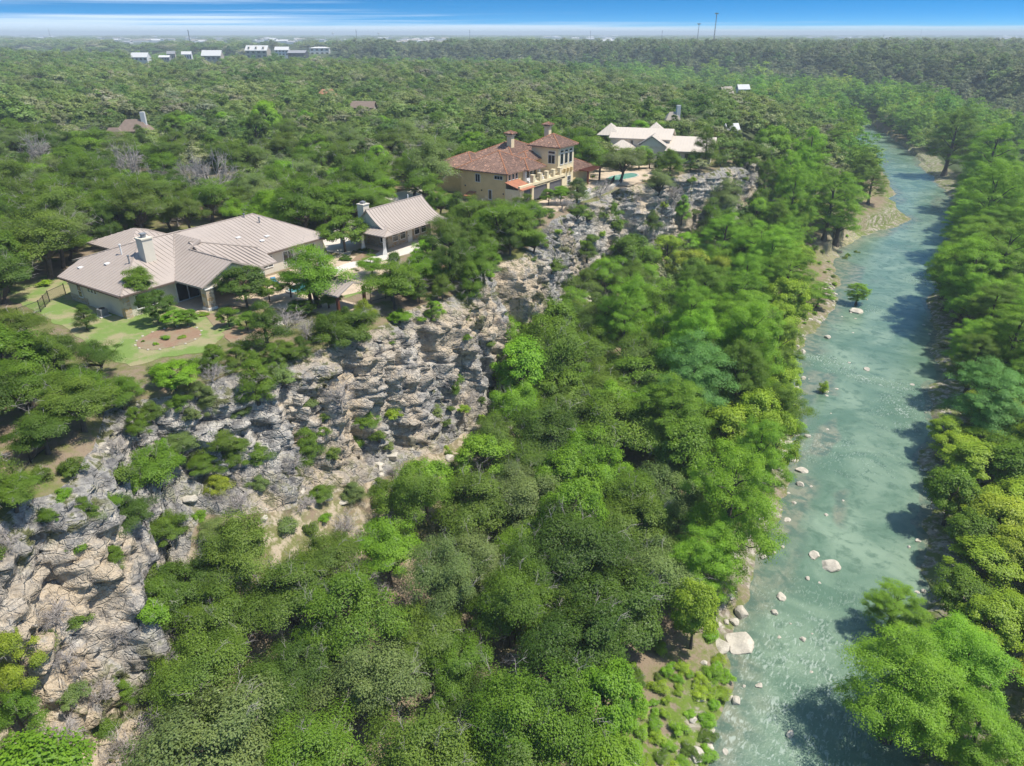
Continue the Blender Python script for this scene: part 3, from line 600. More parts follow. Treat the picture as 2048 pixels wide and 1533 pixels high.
# ------------------------------------------------------------------ pool house
def pool_house():
    t = thing('pool_house', 'small stone pool house with swept tan metal roof and white columns', 'house', (0, 0, 22))
    w = MB(); w.box(-26.6, -20.5, 59.0, 69.0, -.2, 3.0); w.build('wall', M['stone'], t)
    r = MB(); xr, zr = -22.6, 5.95; y0, y1 = 57.0, 69.7
    def sl(x):  # flared profile: steep high up, flatter at the eaves
        u = min(1.0, abs(x - xr) / 4.9); return zr - 2.95 * (1 - (1 - u) ** 1.75)
    for sg in (1, -1):
        xs = [xr + sg * 4.9 * k / 6 for k in range(7)]
        for a, c in zip(xs[:-1], xs[1:]):
            ya = y0 if abs(c - xr) < 3.5 else y0
            roof_plane(r, [(a, y0, sl(a)), (c, y0, sl(c)), (c, y1, sl(c)), (a, y1, sl(a))], .12, 0, .6)
    # porch roof in front of the gable
    roof_plane(r, [(-17.75, 55.4, 3.0), (-28.4, 55.4, 3.0), (-27.0, 58.0, 3.75), (-19.3, 58.0, 3.75)], .14, 0, .6)
    roof_plane(r, [(-17.7, 55.4, 2.99), (-17.7, 57.1, 2.99), (-18.9, 57.1, 3.3), (-19.0, 56.6, 3.3)], .12, 0, None)
    cap(r, (xr, y0, zr), (xr, y1, zr), .1, 1); ro = r.build('roof', [M['tan_metal'], M['tan_seam']], t)
    g = MB(); pr = [(xr + 4.4 * k / 6, 57.4, sl(xr + 4.4 * k / 6) - .14) for k in range(-6, 7)]; n = len(pr)
    g.add(pr + [(-18.4, 57.4, 2.95), (-26.8, 57.4, 2.95)], [tuple(range(n)) + (n, n + 1)]); g.add([(x, y + .2, z) for x, y, z in pr] + [(-18.4, 57.6, 2.95), (-26.8, 57.6, 2.95)], [tuple(reversed(range(n + 2)))]); g.build('gable_panel', M['wall_cream'], t)
    c = MB(); c.box(-24.5, -23.3, 57.3, 58.5, 4.0, 6.45); c.box(-24.6, -23.2, 57.2, 58.6, 6.45, 6.57); ch = c.build('chimney', M['wall_cream'], t); c = MB(); c.box(-24.2, -23.6, 57.6, 58.2, 6.57, 6.9); c.build('chimney_cap', M['grey_metal'], ch)
    for x, y in ((-18.7, 56.3), (-23.0, 56.3), (-27.4, 56.3)):
        p = MB(); p.tube([(x, y, 0), (x, y, .12), (x, y, 1.0), (x, y, 2.7), (x, y, 2.95)], [.52, .5, .3, .26, .34], 4); p.build('porch_column', M['white_trim'], t)
    f = MB(); f.box(-28.2, -18.0, 55.6, 59.0, -.2, .05); f.box(-20.5, -18.0, 59.0, 69.0, -.2, .05); f.build('porch_floor', M['concrete'], t)
    window(t, 'y', 59.0, -22.0, -21.0, .9, 2.3, -1, bars=(1, 2))
    for y in (60.6, 62.3, 65.6, 67.2): window(t, 'x', -20.5, y - .55, y + .55, .9, 2.35, 1, bars=(1, 2))
    d = MB(); d.box(-20.5, -20.42, 63.4, 64.4, .05, 2.3); dr = d.build('door', M['white_trim'], t); d = MB(); d.box(-20.42, -20.36, 63.5, 63.56, 1.0, 1.2); d.build('handle', M['dark'], dr)
    v = MB(); v.tube([(-23.0, 66.8, 5.6), (-23.0, 66.8, 6.5)], .1, 7); v.build('vent_pipe', M['white_trim'], ro)
pool_house()

def pavilion():
    t = thing('pavilion', 'small poolside pavilion with tan seamed gable roof on the cliff edge', 'pavilion', (-7.9, 36.3, 22), R(0))
    b = MB(); 
    roof_plane(b, [(-2.6, -2.3, 2.75), (2.9, -2.3, 2.75), (2.9, 0.2, 3.75), (-2.6, 0.2, 3.75)], .14, 0, .5); roof_plane(b, [(-2.6, 2.7, 2.75), (-2.6, 0.2, 3.75), (2.9, 0.2, 3.75), (2.9, 2.7, 2.75)], .14, 0, .5); b.build('roof', [M['tan_metal'], M['tan_seam']], t)
    for x in (-2.2, 2.4):
        for y in (-1.9, 2.2): p = MB(); p.box(x - .15, x + .15, y - .15, y + .15, -.3, 2.7); p.build('post', M['pergola'], t)
    f = MB(); f.box(-2.6, 2.8, -2.2, 2.6, -.35, .04); f.build('deck', M['paving'], t)
pavilion()

# ------------------------------------------------------------------ yellow mansion
def mansion():
    t = thing('mansion', 'yellow stucco mansion with terracotta tile roofs and a square tower', 'house', (0, 0, 22))
    w = MB(); w.box(-33.6, -22.9, 94.3, 105.2, -.5, 5.75); w.box(-38.5, -27.6, 104.0, 118.0, -.5, 6.3); w.box(-43.5, -33.6, 98.5, 109.0, -.5, 5.0); w.box(-27.6, -22.9, 105.2, 110.6, -.5, 3.25); w.box(-28.0, -22.2, 117.0, 126.5, -.5, 3.0)
    w.build('wall', M['yellow'], t)
    tw = MB(); tw.box(-27.6, -21.3, 110.6, 117.0, -.5, 8.72); tw.build('tower', M['yellow_pale'], t)
    S_ = .42; k = dict(w=.10, h=.09, smi=1, r=.14)
    r = MB(); hip(r, -34.3, -22.3, 93.7, 105.7, 5.7, 8.75, S_, **k); hip(r, -27.0, -21.4, 99.6, 106.2, 5.62, 7.3, S_, **k)
    hip(r, -39.2, -27.0, 103.4, 118.6, 6.25, 9.0, S_, **k); hip(r, -30.5, -25.2, 105.6, 112.6, 6.3, 7.6, S_, **k); hip(r, -44.2, -33.0, 98.0, 109.6, 4.95, 7.2, S_, **k); hip(r, -28.6, -21.6, 116.5, 127.2, 2.95, 4.6, S_, **k)
    r.build('roof', [M['tiles'], M['tiles'], M['terracotta_cap']], t)
    r = MB(); hip(r, -28.3, -20.6, 109.9, 117.7, 8.68, 10.75, S_, **k); r.build('tower_roof', [M['tiles'], M['tiles'], M['terracotta_cap']], t)
    for q in ((-28.25, -20.77, 109.96, 110.06, 8.45, 8.62), (-20.75, -20.65, 110, 117.6, 8.45, 8.62), (-34.2, -22.47, 93.75, 93.85, 5.5, 5.66), (-22.45, -22.35, 93.88, 99.6, 5.5, 5.66)): g = MB(); g.box(*q); g.build('gutter', M['fascia'], t)
    g = MB(); g.tube([(-22.85, 94.2, 5.5), (-22.85, 94.2, 0)], .08, 6); g.build('downpipe', M['fascia'], t)
    for x, y, z0, z1 in ((-31.5, 108.6, 7.4, 10.9), (-28.4, 118.2, 5.0, 11.9)):
        c = MB(); c.box(x - .55, x + .55, y - .55, y + .55, z0, z1 - .5); c.box(x - .75, x + .75, y - .75, y + .75, z1 - .5, z1 - .3); ch = c.build('chimney', M['yellow_pale'], t)
        c = MB(); hip(c, x - 1.0, x + 1.0, y - 1.0, y + 1.0, z1, z1 + .5, .3, .14, True, .08, .08, .08)
        for sx in (-.55, .55):
            for sy in (-.55, .55): c.box(x + sx - .13, x + sx + .13, y + sy - .13, y + sy + .13, z1 - .3, z1 - .02, 2)
        c.build('chimney_cap', [M['tiles'], M['tiles'], M['terracotta_cap']], ch)
    # lower floor in front: garage bays under the terrace
    lo = MB(); xg = -19.6
    lo.box(xg - .4, xg, 93.8, 95.2, -.5, 3.0); 
    for a, c in ((97.9, 98.7), (103.6, 104.5), (109.4, 110.6)): lo.box(xg - .4, xg, a, c, -.5, 3.0)
    lo.box(xg - .4, xg, 93.8, 110.6, 3.0, 3.7); lo.box(-22.9, xg, 98.0, 110.6, 2.9, 3.2); lo.box(-22.9, xg - .4, 93.8, 94.2, -.5, 3.0); lo.build('terrace_base', M['yellow_pale'], t)
    for a, c in ((95.2, 97.9), (98.7, 103.6), (104.5, 109.4)): d = MB(); d.box(xg - .32, xg - .22, a, c, .5 if a > 98 else 0, 3.0); [d.box(xg - .22, xg - .2, a, c, z, z + .04) for z in (.9, 1.4, 1.9, 2.4)]; d.build('garage_screen', M['garage'], t)
    for y in (98.9, 101.4, 103.9, 106.4, 108.9): p = MB(); p.box(xg - .75, xg - .05, y - .35, y + .35, 3.7, 5.0); p.box(xg - .8, xg, y - .4, y + .4, 5.0, 5.12); p.build('terrace_pillar', M['yellow_pale'], t)
    for a in (99.3, 101.8, 104.3, 106.8): f = MB(); f.box(xg - .42, xg - .34, a, a + 1.7, 4.3, 4.37); f.build('terrace_rail', M['yellow_pale'], t)
    r = MB(); roof_plane(r, [(-22.9, 93.7, 4.2), (-22.9, 98.3, 4.2), (-19.0, 98.3, 3.15), (-19.0, 93.6, 3.15)], .12, 0, None); r.build('lower_roof', M['red_roof'], t)
    for y in (99.9, 105.0): c = MB(); c.box(-22.85, -22.35, y, y + .5, 3.2, 5.6); c.build('porch_column', M['white_trim'], t)
    for y in (95.3, 96.5, 97.7): window(t, 'x', -22.9, y - .3, y + .3, 4.35, 5.35, 1)
    d = MB(); d.box(-22.9, -22.82, 101.0, 104.6, 3.2, 5.3); dd = d.build('terrace_door', M['white_trim'], t)
    for a in (101.2, 102.4, 103.6): g = MB(); g.box(-22.82, -22.78, a, a + .95, 3.3, 5.2); g.build('glass_panel', M['glass'], dd)
    window(t, 'y', 94.3, -30.0, -29.0, 3.6, 5.0, -1, bars=(2, 1)); window(t, 'y', 94.3, -25.6, -23.8, 4.5, 5.1, -1, bars=(3, 1)); window(t, 'y', 94.3, -27.0, -26.3, .6, 2.3, -1)
    window(t, 'y', 110.6, -23.6, -22.1, 5.4, 7.0, -1, bars=(2, 1)); window(t, 'y', 110.6, -23.6, -22.1, 7.3, 7.75, -1)
    for y in (112.0, 113.8, 115.6): window(t, 'x', -21.3, y - .6, y + .6, 5.2, 7.2, 1); window(t, 'x', -21.3, y - .6, y + .6, 7.5, 7.9, 1)
    window(t, 'x', -21.3, 114.6, 115.9, .7, 2.4, 1, bars=(2, 2))
    for y in (111.6, 113.0, 114.4, 115.8): c = MB(); c.box(-21.3, -20.75, y - .14, y + .14, 3.6, 4.2); c.box(-21.3, -21.0, y - .14, y + .14, 3.2, 3.602); c.build('corbel', M['yellow'], t)
    for x, z in ((-32.5, 2.6), (-28.6, 2.1), (-23.6, 1.9), (-32.0, .9)): d = MB(); d.tube([(x, 94.3, z), (x, 94.2, z)], .14, 8); d.build('wall_vent', M['dark'], t)
    d = MB(); d.tube([(-25.3, 110.6, 5.1), (-25.3, 110.52, 5.1)], .3, 10); d.build('round_vent', M['fascia'], t)
    r = MB(); roof_plane(r, [(-31.6, 94.3, 1.7), (-29.9, 94.3, 1.7), (-29.9, 92.4, 1.1), (-31.6, 92.4, 1.1)], .1, 0, None); r.build('door_awning', M['red_roof'], t)
mansion()
def chair(x, y, z, rz, label):
    t = thing('terrace_chair', label, 'chair', (x, y, z), rz, 'white covered chairs on the mansion terrace')
    b = MB(); b.box(-.4, .4, -.4, .4, .18, .48); b.build('seat', M['white_trim'], t); b = MB(); b.box(-.4, .4, .28, .42, .48, 1.05); b.build('backrest', M['white_trim'], t)
    for s in (-1, 1): b = MB(); b.box(s * .4 - .06, s * .4 + .06, -.4, .4, .18, .68); b.build('armrest', M['white_trim'], t)
chair(-21.2, 99.6, 25.2, R(70), 'white chair on the mansion terrace nearest its red lower roof'); chair(-21.6, 101.6, 25.2, R(100), 'white chair between the others along the mansion terrace parapet'); chair(-21.3, 104.6, 25.2, R(80), 'white chair on the mansion terrace nearest the tower')
def pergola():
    t = thing('pergola', 'red brown timber pergola with solid flat roof beside the tower', 'pergola', (-21.6, 121.6, 22))
    b = MB(); roof_plane(b, [(-2.6, -1.5, 3.0), (2.4, -1.5, 2.85), (2.4, 5.0, 2.85), (-2.6, 5.0, 3.0)], .14, 0, .45, 0); b.build('roof', M['pergola'], t)
    for x, y in ((2.0, -1.1), (2.0, 4.4), (-2.2, 4.4), (-2.2, -1.1)): p = MB(); p.box(x - .16, x + .16, y - .16, y + .16, -.2, 2.85); p.build('post', M['pergola'], t)
pergola()

# ------------------------------------------------------------------ long pale-roofed house beyond the mansion
def pale_house():
    t = thing('pale_house', 'long house with pale cream metal roofs behind the mansion', 'house', (-16.5, 163.5, 22), R(16))
    w = MB(); w.box(-2, 8.5, -6.5, 7, -.4, 3.0); w.box(-17, -2, -3, 7.5, -.4, 5.2); w.box(-9.5, -2.5, -6.5, -3, -.4, 4.0); w.build('wall', M['wall_cream'], t)
    r = MB(); s_ = .8; q = dict(seam=s_, w=.04, h=.05)
    roof_plane(r, [(-2.6, -7.4, 3.0), (9.2, -7.4, 3.0), (9.2, .8, 5.6), (-2.6, .8, 5.6)], .2, 0, **q); roof_plane(r, [(-2.6, .8, 5.6), (9.2, .8, 5.6), (9.2, 8, 3.2), (-2.6, 8, 3.2)], .2, 0, **q)
    roof_plane(r, [(-17.4, -3.6, 5.1), (-1.6, -3.6, 5.1), (-1.6, 2.2, 7.1), (-17.4, 2.2, 7.1)], .2, 0, **q); roof_plane(r, [(-17.4, 2.2, 7.1), (-1.6, 2.2, 7.1), (-1.6, 8, 5.1), (-17.4, 8, 5.1)], .2, 0, **q)
    roof_plane(r, [(-9.8, -7, 3.9), (-6.0, -7, 6.3), (-6.0, 0, 6.3), (-9.8, -2, 3.9)], .18, 0, **q); roof_plane(r, [(-2.2, -7, 3.9), (-6.0, -7, 6.3), (-6.0, 0, 6.3), (-2.2, -2, 3.9)], .18, 0, **q)
    hip(r, -16.8, -10.2, -8.6, -2.6, 2.9, 4.9, s_, .18, False); hip(r, -21, -15, -1.5, 5.5, 5.4, 8.0, s_, .18, False); hip(r, -9, -5, 5, 10, 6.2, 8.0, s_, .18, False)
    r.build('roof', [M['pale_metal'], M['pale_metal']], t)
    g = MB(); g.add([(-9.4, -6.7, 3.7), (-2.6, -6.7, 3.7), (-6, -6.7, 6.0), (-9.4, -6.5, 3.7), (-2.6, -6.5, 3.7), (-6, -6.5, 6.0)], [(0, 1, 2), (5, 4, 3)]); g.build('gable_panel', M['wall_cream'], t)
    for x in (0.5, 3, 5.5): window(t, 'y', -6.5, x - .7, x + .7, .8, 2.4, -1)
    for x in (-14, -11.5): window(t, 'y', -3.0, x - .35, x + .35, 3.4, 4.6, -1)
pale_house()

# ------------------------------------------------------------------ vegetation: leaf-built crowns on limbed trunks
DENSE = 4.6
def leaf_quads(P, Nrm, size, rng, aspect=0.62):
    n = len(P); a = rng.uniform(0, 2 * math.pi, n)
    ref = np.where(np.abs(Nrm[:, 2:3]) < 0.9, np.array([[0, 0, 1.0]]), np.array([[1.0, 0, 0]]))
    u = np.cross(Nrm, ref); u /= np.linalg.norm(u, axis=1, keepdims=True) + 1e-9; v = np.cross(Nrm, u)
    ca, sa = np.cos(a)[:, None], np.sin(a)[:, None]; U = (u * ca + v * sa) * size[:, None] * .5; Vv = (v * ca - u * sa) * size[:, None] * .5 * aspect
    k = rng.uniform(-.15, .15, (n, 1)) * size[:, None]
    V = np.stack([P - U + Nrm * k, P - Vv * 1.0 + U * .15, P + U + Nrm * k, P + Vv + U * .15], 1).reshape(-1, 3)
    return V, np.arange(4 * n).reshape(-1, 4)
def crown_mesh(name, C, per, size, rng, up=0.85, shell=0.55, aspect=0.62, tone_sp=0.5, mat_='leaf', holes=0.0):
    """C: rows of (x, y, z, rx, ry, rz): clumps of leaves"""
    C = np.asarray(C, float); V = []; F = []; T = []; o = 0; per = per * DENSE; size = size * DENSE ** -.42; mid = C[:, :3].mean(0) - np.array([0, 0, 1.5])
    for c in C:
        n = max(4, int(per * rng.uniform(.75, 1.25)))
        d = rng.normal(size=(n, 3)); d /= np.linalg.norm(d, axis=1, keepdims=True); d[:, 2] = np.where(d[:, 2] < -0.35, -d[:, 2] * .6, d[:, 2])
        r = (shell * .6 + (1 - shell * .6) * rng.uniform(0, 1, n) ** .6) * rng.uniform(.78, 1.22, n); d = d * np.array([rng.uniform(.75, 1.3), rng.uniform(.75, 1.3), rng.uniform(.75, 1.2)])
        P = c[:3] + d * r[:, None] * c[3:6]
        out = (c[:3] - mid); out /= np.linalg.norm(out) + 1e-6; nr = d * .7 + out * .55 + rng.normal(size=(n, 3)) * .30 + np.array([0, 0, up]); nr /= np.linalg.norm(nr, axis=1, keepdims=True)
        v, f = leaf_quads(P, nr, size * rng.uniform(.6, 1.35, n), rng, aspect)
        V.append(v); F.append(f + o); o += len(v); T.append(np.clip(rng.uniform(0, 1) * tone_sp + rng.uniform(0, 1, n) * (1 - tone_sp), 0, 1))
    return np_mesh(name, np.concatenate(V), np.concatenate(F), [M[mat_]], False, fattr=dict(tone=np.concatenate(T)))
def bent(p, q, rng, k=3, amt=.12):
    p, q = Vector(p), Vector(q); L = (q - p).length
    return [p] + [p.lerp(q, i / k) + Vector(rng.normal(size=3)) * L * amt * .5 + Vector((0, 0, L * .05 * math.sin(math.pi * i / k))) for i in range(1, k)] + [q]
def twigs(b, p, d, L, r, depth, rng, mi=0, n=3):
    q = p + d * L; b.tube(bent(p, q, rng, 2, .2), [r, r * .8, r * .5], 3, mi, False)
    if depth:
        for _ in range(n):
            e = (d + Vector(rng.normal(size=3)) * .55).normalized(); twigs(b, p.lerp(q, rng.uniform(.45, 1.0)), e, L * rng.uniform(.5, .8), r * .55, depth - 1, rng, mi, n)

def oak(seed, RR=4.6, H=7.6, ncl=64, per=125, size=.30, flat=.62, far=None, twig=14, rc=1.25):
    rng = np.random.RandomState(seed); C = []
    zc = H - RR * flat * .95; m = 7; a0 = rng.uniform(0, 6.28)
    lob = [(0, 0, .10 * H, .52)] + [(math.cos(a0 + i * 1.047 + rng.uniform(-.35, .35)) * RR * rng.uniform(.42, .66), math.sin(a0 + i * 1.047 + rng.uniform(-.35, .35)) * RR * rng.uniform(.42, .66), rng.uniform(-.25, .12) * H, rng.uniform(.30, .56)) for i in range(m - 1)]
    while len(C) < ncl:
        x0, y0, dz, q = lob[len(C) % m]; d = rng.normal(size=3); d /= np.linalg.norm(d)
        if d[2] < -.45: continue
        r = rng.uniform(.5, 1.0) ** .55 * q * RR; s = rc * rng.uniform(.6, 1.25)
        C.append((x0 + d[0] * r, y0 + d[1] * r, zc + dz + d[2] * r * flat * 1.25, s, s, s * .7))
    cm = crown_mesh('oak_crown', C, per, size, rng, mat_=far or 'leaf')
    b = MB(); lean = rng.normal(size=2) * .4; f = Vector((lean[0], lean[1], H * .3)); b.tube([(0, 0, -.8), (0, 0, .2), (lean[0] * .5, lean[1] * .5, H * .16), f], [.42, .33, .27, .24], 7)
    Cs = sorted(C, key=lambda c: rng.rand())[:18]
    for c in Cs: b.tube(bent(f, c[:3], rng, 3, .12), [.17, .12, .08, .03], 5, 0, False)
    for c in Cs[:twig]:
        p = Vector(c[:3]); twigs(b, p, (p - Vector((0, 0, zc - 1.5))).normalized(), rng.uniform(.8, 1.4), .022, 2, rng, 1)
    return cm, b.mesh('oak_trunk', [M['bark'], M['dead']])
def juniper(seed, RR=2.6, H=6.4, ncl=46, per=120, size=.24):
    rng = np.random.RandomState(seed); C = []
    for i in range(ncl):
        t = rng.uniform(.12, 1.0); r = RR * (1 - t) ** .62 * rng.uniform(.45, 1.05) + .15; a = rng.uniform(0, 6.28); s = .85 * rng.uniform(.7, 1.25) * (1.15 - .5 * t)
        C.append((math.cos(a) * r, math.sin(a) * r, .5 + t * (H - .8), s, s, s * 1.05))
    cm = crown_mesh('juniper_crown', C, per, size, rng, up=.35, aspect=.5)
    b = MB(); b.tube([(0, 0, -.8), (.1, 0, H * .3), (0, .1, H * .75)], [.24, .18, .06], 6)
    for c in C[:9]: b.tube(bent((0, 0, max(.6, c[2] * .55)), c[:3], rng, 2), [.08, .05, .02], 4, 0, False)
    for c in C[9:14]: p = Vector(c[:3]); twigs(b, p * .8, Vector((p.x, p.y, .4)).normalized(), 1.3, .03, 2, rng, 1)
    return cm, b.mesh('juniper_trunk', [M['bark'], M['dead']])
def cypress(seed, RR=6.0, H=16.0, nl=13, per=60, size=.34, far=None, rc=1.0, low=.24, dn=1.25):
    """broad billowing crown of many leafy shelves round a straight trunk"""
    rng = np.random.RandomState(seed); C = []; lob = []
    for i in range(nl):
        t = (i + .5) / nl; z = H * (low + (.90 - low) * t); a = i * 2.399 + rng.uniform(-.4, .4); u = 2 * t - .78
        rr = RR * math.sqrt(max(.03, 1 - (u / 1.22) ** 2)) * rng.uniform(.40, .66); q = RR * rng.uniform(.36, .50)
        lob.append((math.cos(a) * rr, math.sin(a) * rr, z, q))
        for k in range(max(4, int(12 * dn * (q / RR / .38) ** 2))):
            d = rng.normal(size=3); d /= np.linalg.norm(d); r = q * rng.uniform(.45, 1.05); s = rc * rng.uniform(.6, 1.15)
            if d[2] < -.5: d[2] *= -.6
            C.append((math.cos(a) * rr + d[0] * r, math.sin(a) * rr + d[1] * r, z + d[2] * r * .95, s * 1.05, s * 1.05, s * .78))
    cm = crown_mesh('cypress_crown', C, per, size, rng, up=.8, shell=.4, aspect=.45, tone_sp=.5, mat_=far or 'leaf')
    b = MB(); b.tube([(0, 0, -1), (0, 0, .3), (0, 0, 1.6), (.15, 0, H * .5), (0, .1, H * .85)], [1.0, .75, .45, .28, .05], 8)
    for x, y, z, q in lob: b.tube(bent((0, 0, max(2.0, z - q * .9)), (x * 1.15, y * 1.15, z), rng, 3, .06), [.13, .09, .06, .03], 4, 0, False)
    return cm, b.mesh('cypress_trunk', [M['bark']])
def broad(seed, RR=3.8, H=9.0, ncl=50, per=88, size=.42, rc=1.15):
    rng = np.random.RandomState(seed); C = []
    for i in range(ncl):
        d = rng.normal(size=3); d /= np.linalg.norm(d); 
        if d[2] < -.75: d[2] *= -1
        r = rng.uniform(.45, 1.05) ** .6; s = rc * rng.uniform(.6, 1.3)
        C.append((d[0] * r * RR, d[1] * r * RR, H * .58 + d[2] * r * H * .37, s, s, s * .85))
    cm = crown_mesh('broad_crown', C, per, size, rng, up=.7, aspect=.8)
    b = MB(); b.tube([(0, 0, -.8), (0, 0, .3), (.15, .1, H * .35), (0, .1, H * .7)], [.34, .25, .19, .07], 7)
    for c in C[:14]: b.tube(bent((.1, .1, min(H * .6, max(H * .25, c[2] - 1.8))), c[:3], rng, 3), [.10, .08, .05, .02], 4, 0, False)
    return cm, b.mesh('broad_trunk', [M['bark']])
def shrub(seed, RR=1.15, H=1.7, ncl=15, per=75, size=.22):
    rng = np.random.RandomState(seed); C = []
    for i in range(ncl):
        d = rng.normal(size=3); d /= np.linalg.norm(d); d[2] = abs(d[2]); r = rng.uniform(.3, 1.0); s = .5 * rng.uniform(.7, 1.3)
        C.append((d[0] * r * RR, d[1] * r * RR, .3 + d[2] * r * H * .75, s, s, s * .8))
    cm = crown_mesh('shrub_leaves', C, per, size, rng, up=.5, aspect=.6)
    b = MB()
    for c in C[:9]: b.tube([(c[0] * .12, c[1] * .12, -.4), (c[0] * .6, c[1] * .6, c[2] * .6), c[:3]], [.045, .03, .012], 4, 0, False)
    for c in C[9:13]: p = Vector(c[:3]); twigs(b, p * .5, (p + Vector((0, 0, .3))).normalized(), .8, .02, 2, rng, 1)
    return cm, b.mesh('shrub_stems', [M['bark'], M['dead']])
def bare(seed, RR=1.0, H=3.2, n=9):
    rng = np.random.RandomState(seed); b = MB(); b.tube([(0, 0, -.6), (.1, 0, H * .22)], [.13, .09], 5)
    for i in range(n):
        d = Vector((rng.normal() * .75, rng.normal() * .75, rng.uniform(.35, 1))).normalized(); twigs(b, Vector((.1, 0, H * .2)), d, H * rng.uniform(.3, .45), .05, 3, rng, 0, 4)
    return None, b.mesh('bare_branches', [M['dead']])

PROTO = {
    'oak': [oak(s, *a) for s, a in ((1, (4.6, 7.6)), (2, (4.3, 7.0, 60)), (3, (5.2, 7.8, 72, 120)), (4, (4.0, 7.6, 54, 125, .30, .8)), (5, (4.8, 6.6, 60, 125, .32, .55)), (6, (4.4, 8.2, 60, 120, .28, .75)))],
    'juniper': [juniper(11), juniper(12, 2.2, 6.8), juniper(13, 3.0, 6.0, 52), juniper(14, 2.5, 5.2, 42)],
    'cypress': [cypress(21), cypress(22, 5.6, 17, 14), cypress(23, 6.6, 15, 14, 60, .34, None, 1.05, .22), cypress(24, 5.8, 14.5, 12), cypress(25, 6.3, 15.5, 13, 60, .34, None, 1.1, .3)],
    'broad': [broad(31), broad(32, 3.4, 9.6), broad(33, 4.2, 8.4, 56)],
    'shrub': [shrub(41), shrub(42, 1.3, 1.4), shrub(43, 1.0, 2.1), shrub(44, 1.4, 1.9, 18)],
    'dead': [bare(51, 1, 3.2, 14), bare(52, 1, 3.0, 16), bare(53, 1, 3.6, 13)],
}
PR = {'oak': 4.55, 'juniper': 2.7, 'cypress': 6.1, 'broad': 4.1, 'shrub': 1.45, 'dead': 2.1}     # crown radius of each kind as built
PH = {'oak': 7.7, 'juniper': 6.4, 'cypress': 16.0, 'broad': 9.2, 'shrub': 1.9, 'dead': 3.0}
NAMES = {'oak': ('live_oak', 'tree'), 'juniper': ('juniper', 'tree'), 'cypress': ('bald_cypress', 'tree'), 'broad': ('broadleaf_tree', 'tree'), 'shrub': ('shrub', 'shrub'), 'dead': ('bare_tree', 'bare tree')}
TINT = {'olive': (.132, .208, .026), 'mid green': (.138, .240, .022), 'dark green': (.088, .158, .020), 'grey green': (.178, .245, .070), 'bright green': (.218, .400, .028), 'fresh green': (.188, .340, .024),
        'blue green': (.160, .325, .080), 'yellow green': (.275, .400, .032), 'golden green': (.310, .390, .036), 'grey': (1, 1, 1)}
TREES = []          # every tree that is a thing: dict(kind, x, y, z, r, hs, tint, label, key)
def add_tree(kind, x, y, r, tint, label=None, hs=1.0, z=None, zone=None):
    z = float(height(x, y)) if z is None else z
    TREES.append(dict(kind=kind, x=float(x), y=float(y), z=z, r=float(r), hs=hs, tint=tint, label=label, zone=zone)); return TREES[-1]
def at_pix(kind, cx, cy, w, tint, label=None, hs=1.0, zone=None):
    """plant a tree where the photograph shows its crown: centre pixel and crown width in pixels"""
    zb = 22.0 if zone == 'P' else 5.0; r = PR[kind]
    for k in range(14):
        hc = PH[kind] * .6 * hs * r / PR[kind]
        x, y, Z = pix(cx, cy, zb + hc); r = w * .5 / FPX * Z
        if k < 12: zb = .5 * zb + .5 * float(height(x, y))
    zb = float(height(x, y)) if kind != 'cypress' else max(float(height(x, y)), -.3)
    return add_tree(kind, x, y, r, tint, label, hs, max(zb, -.1), zone)

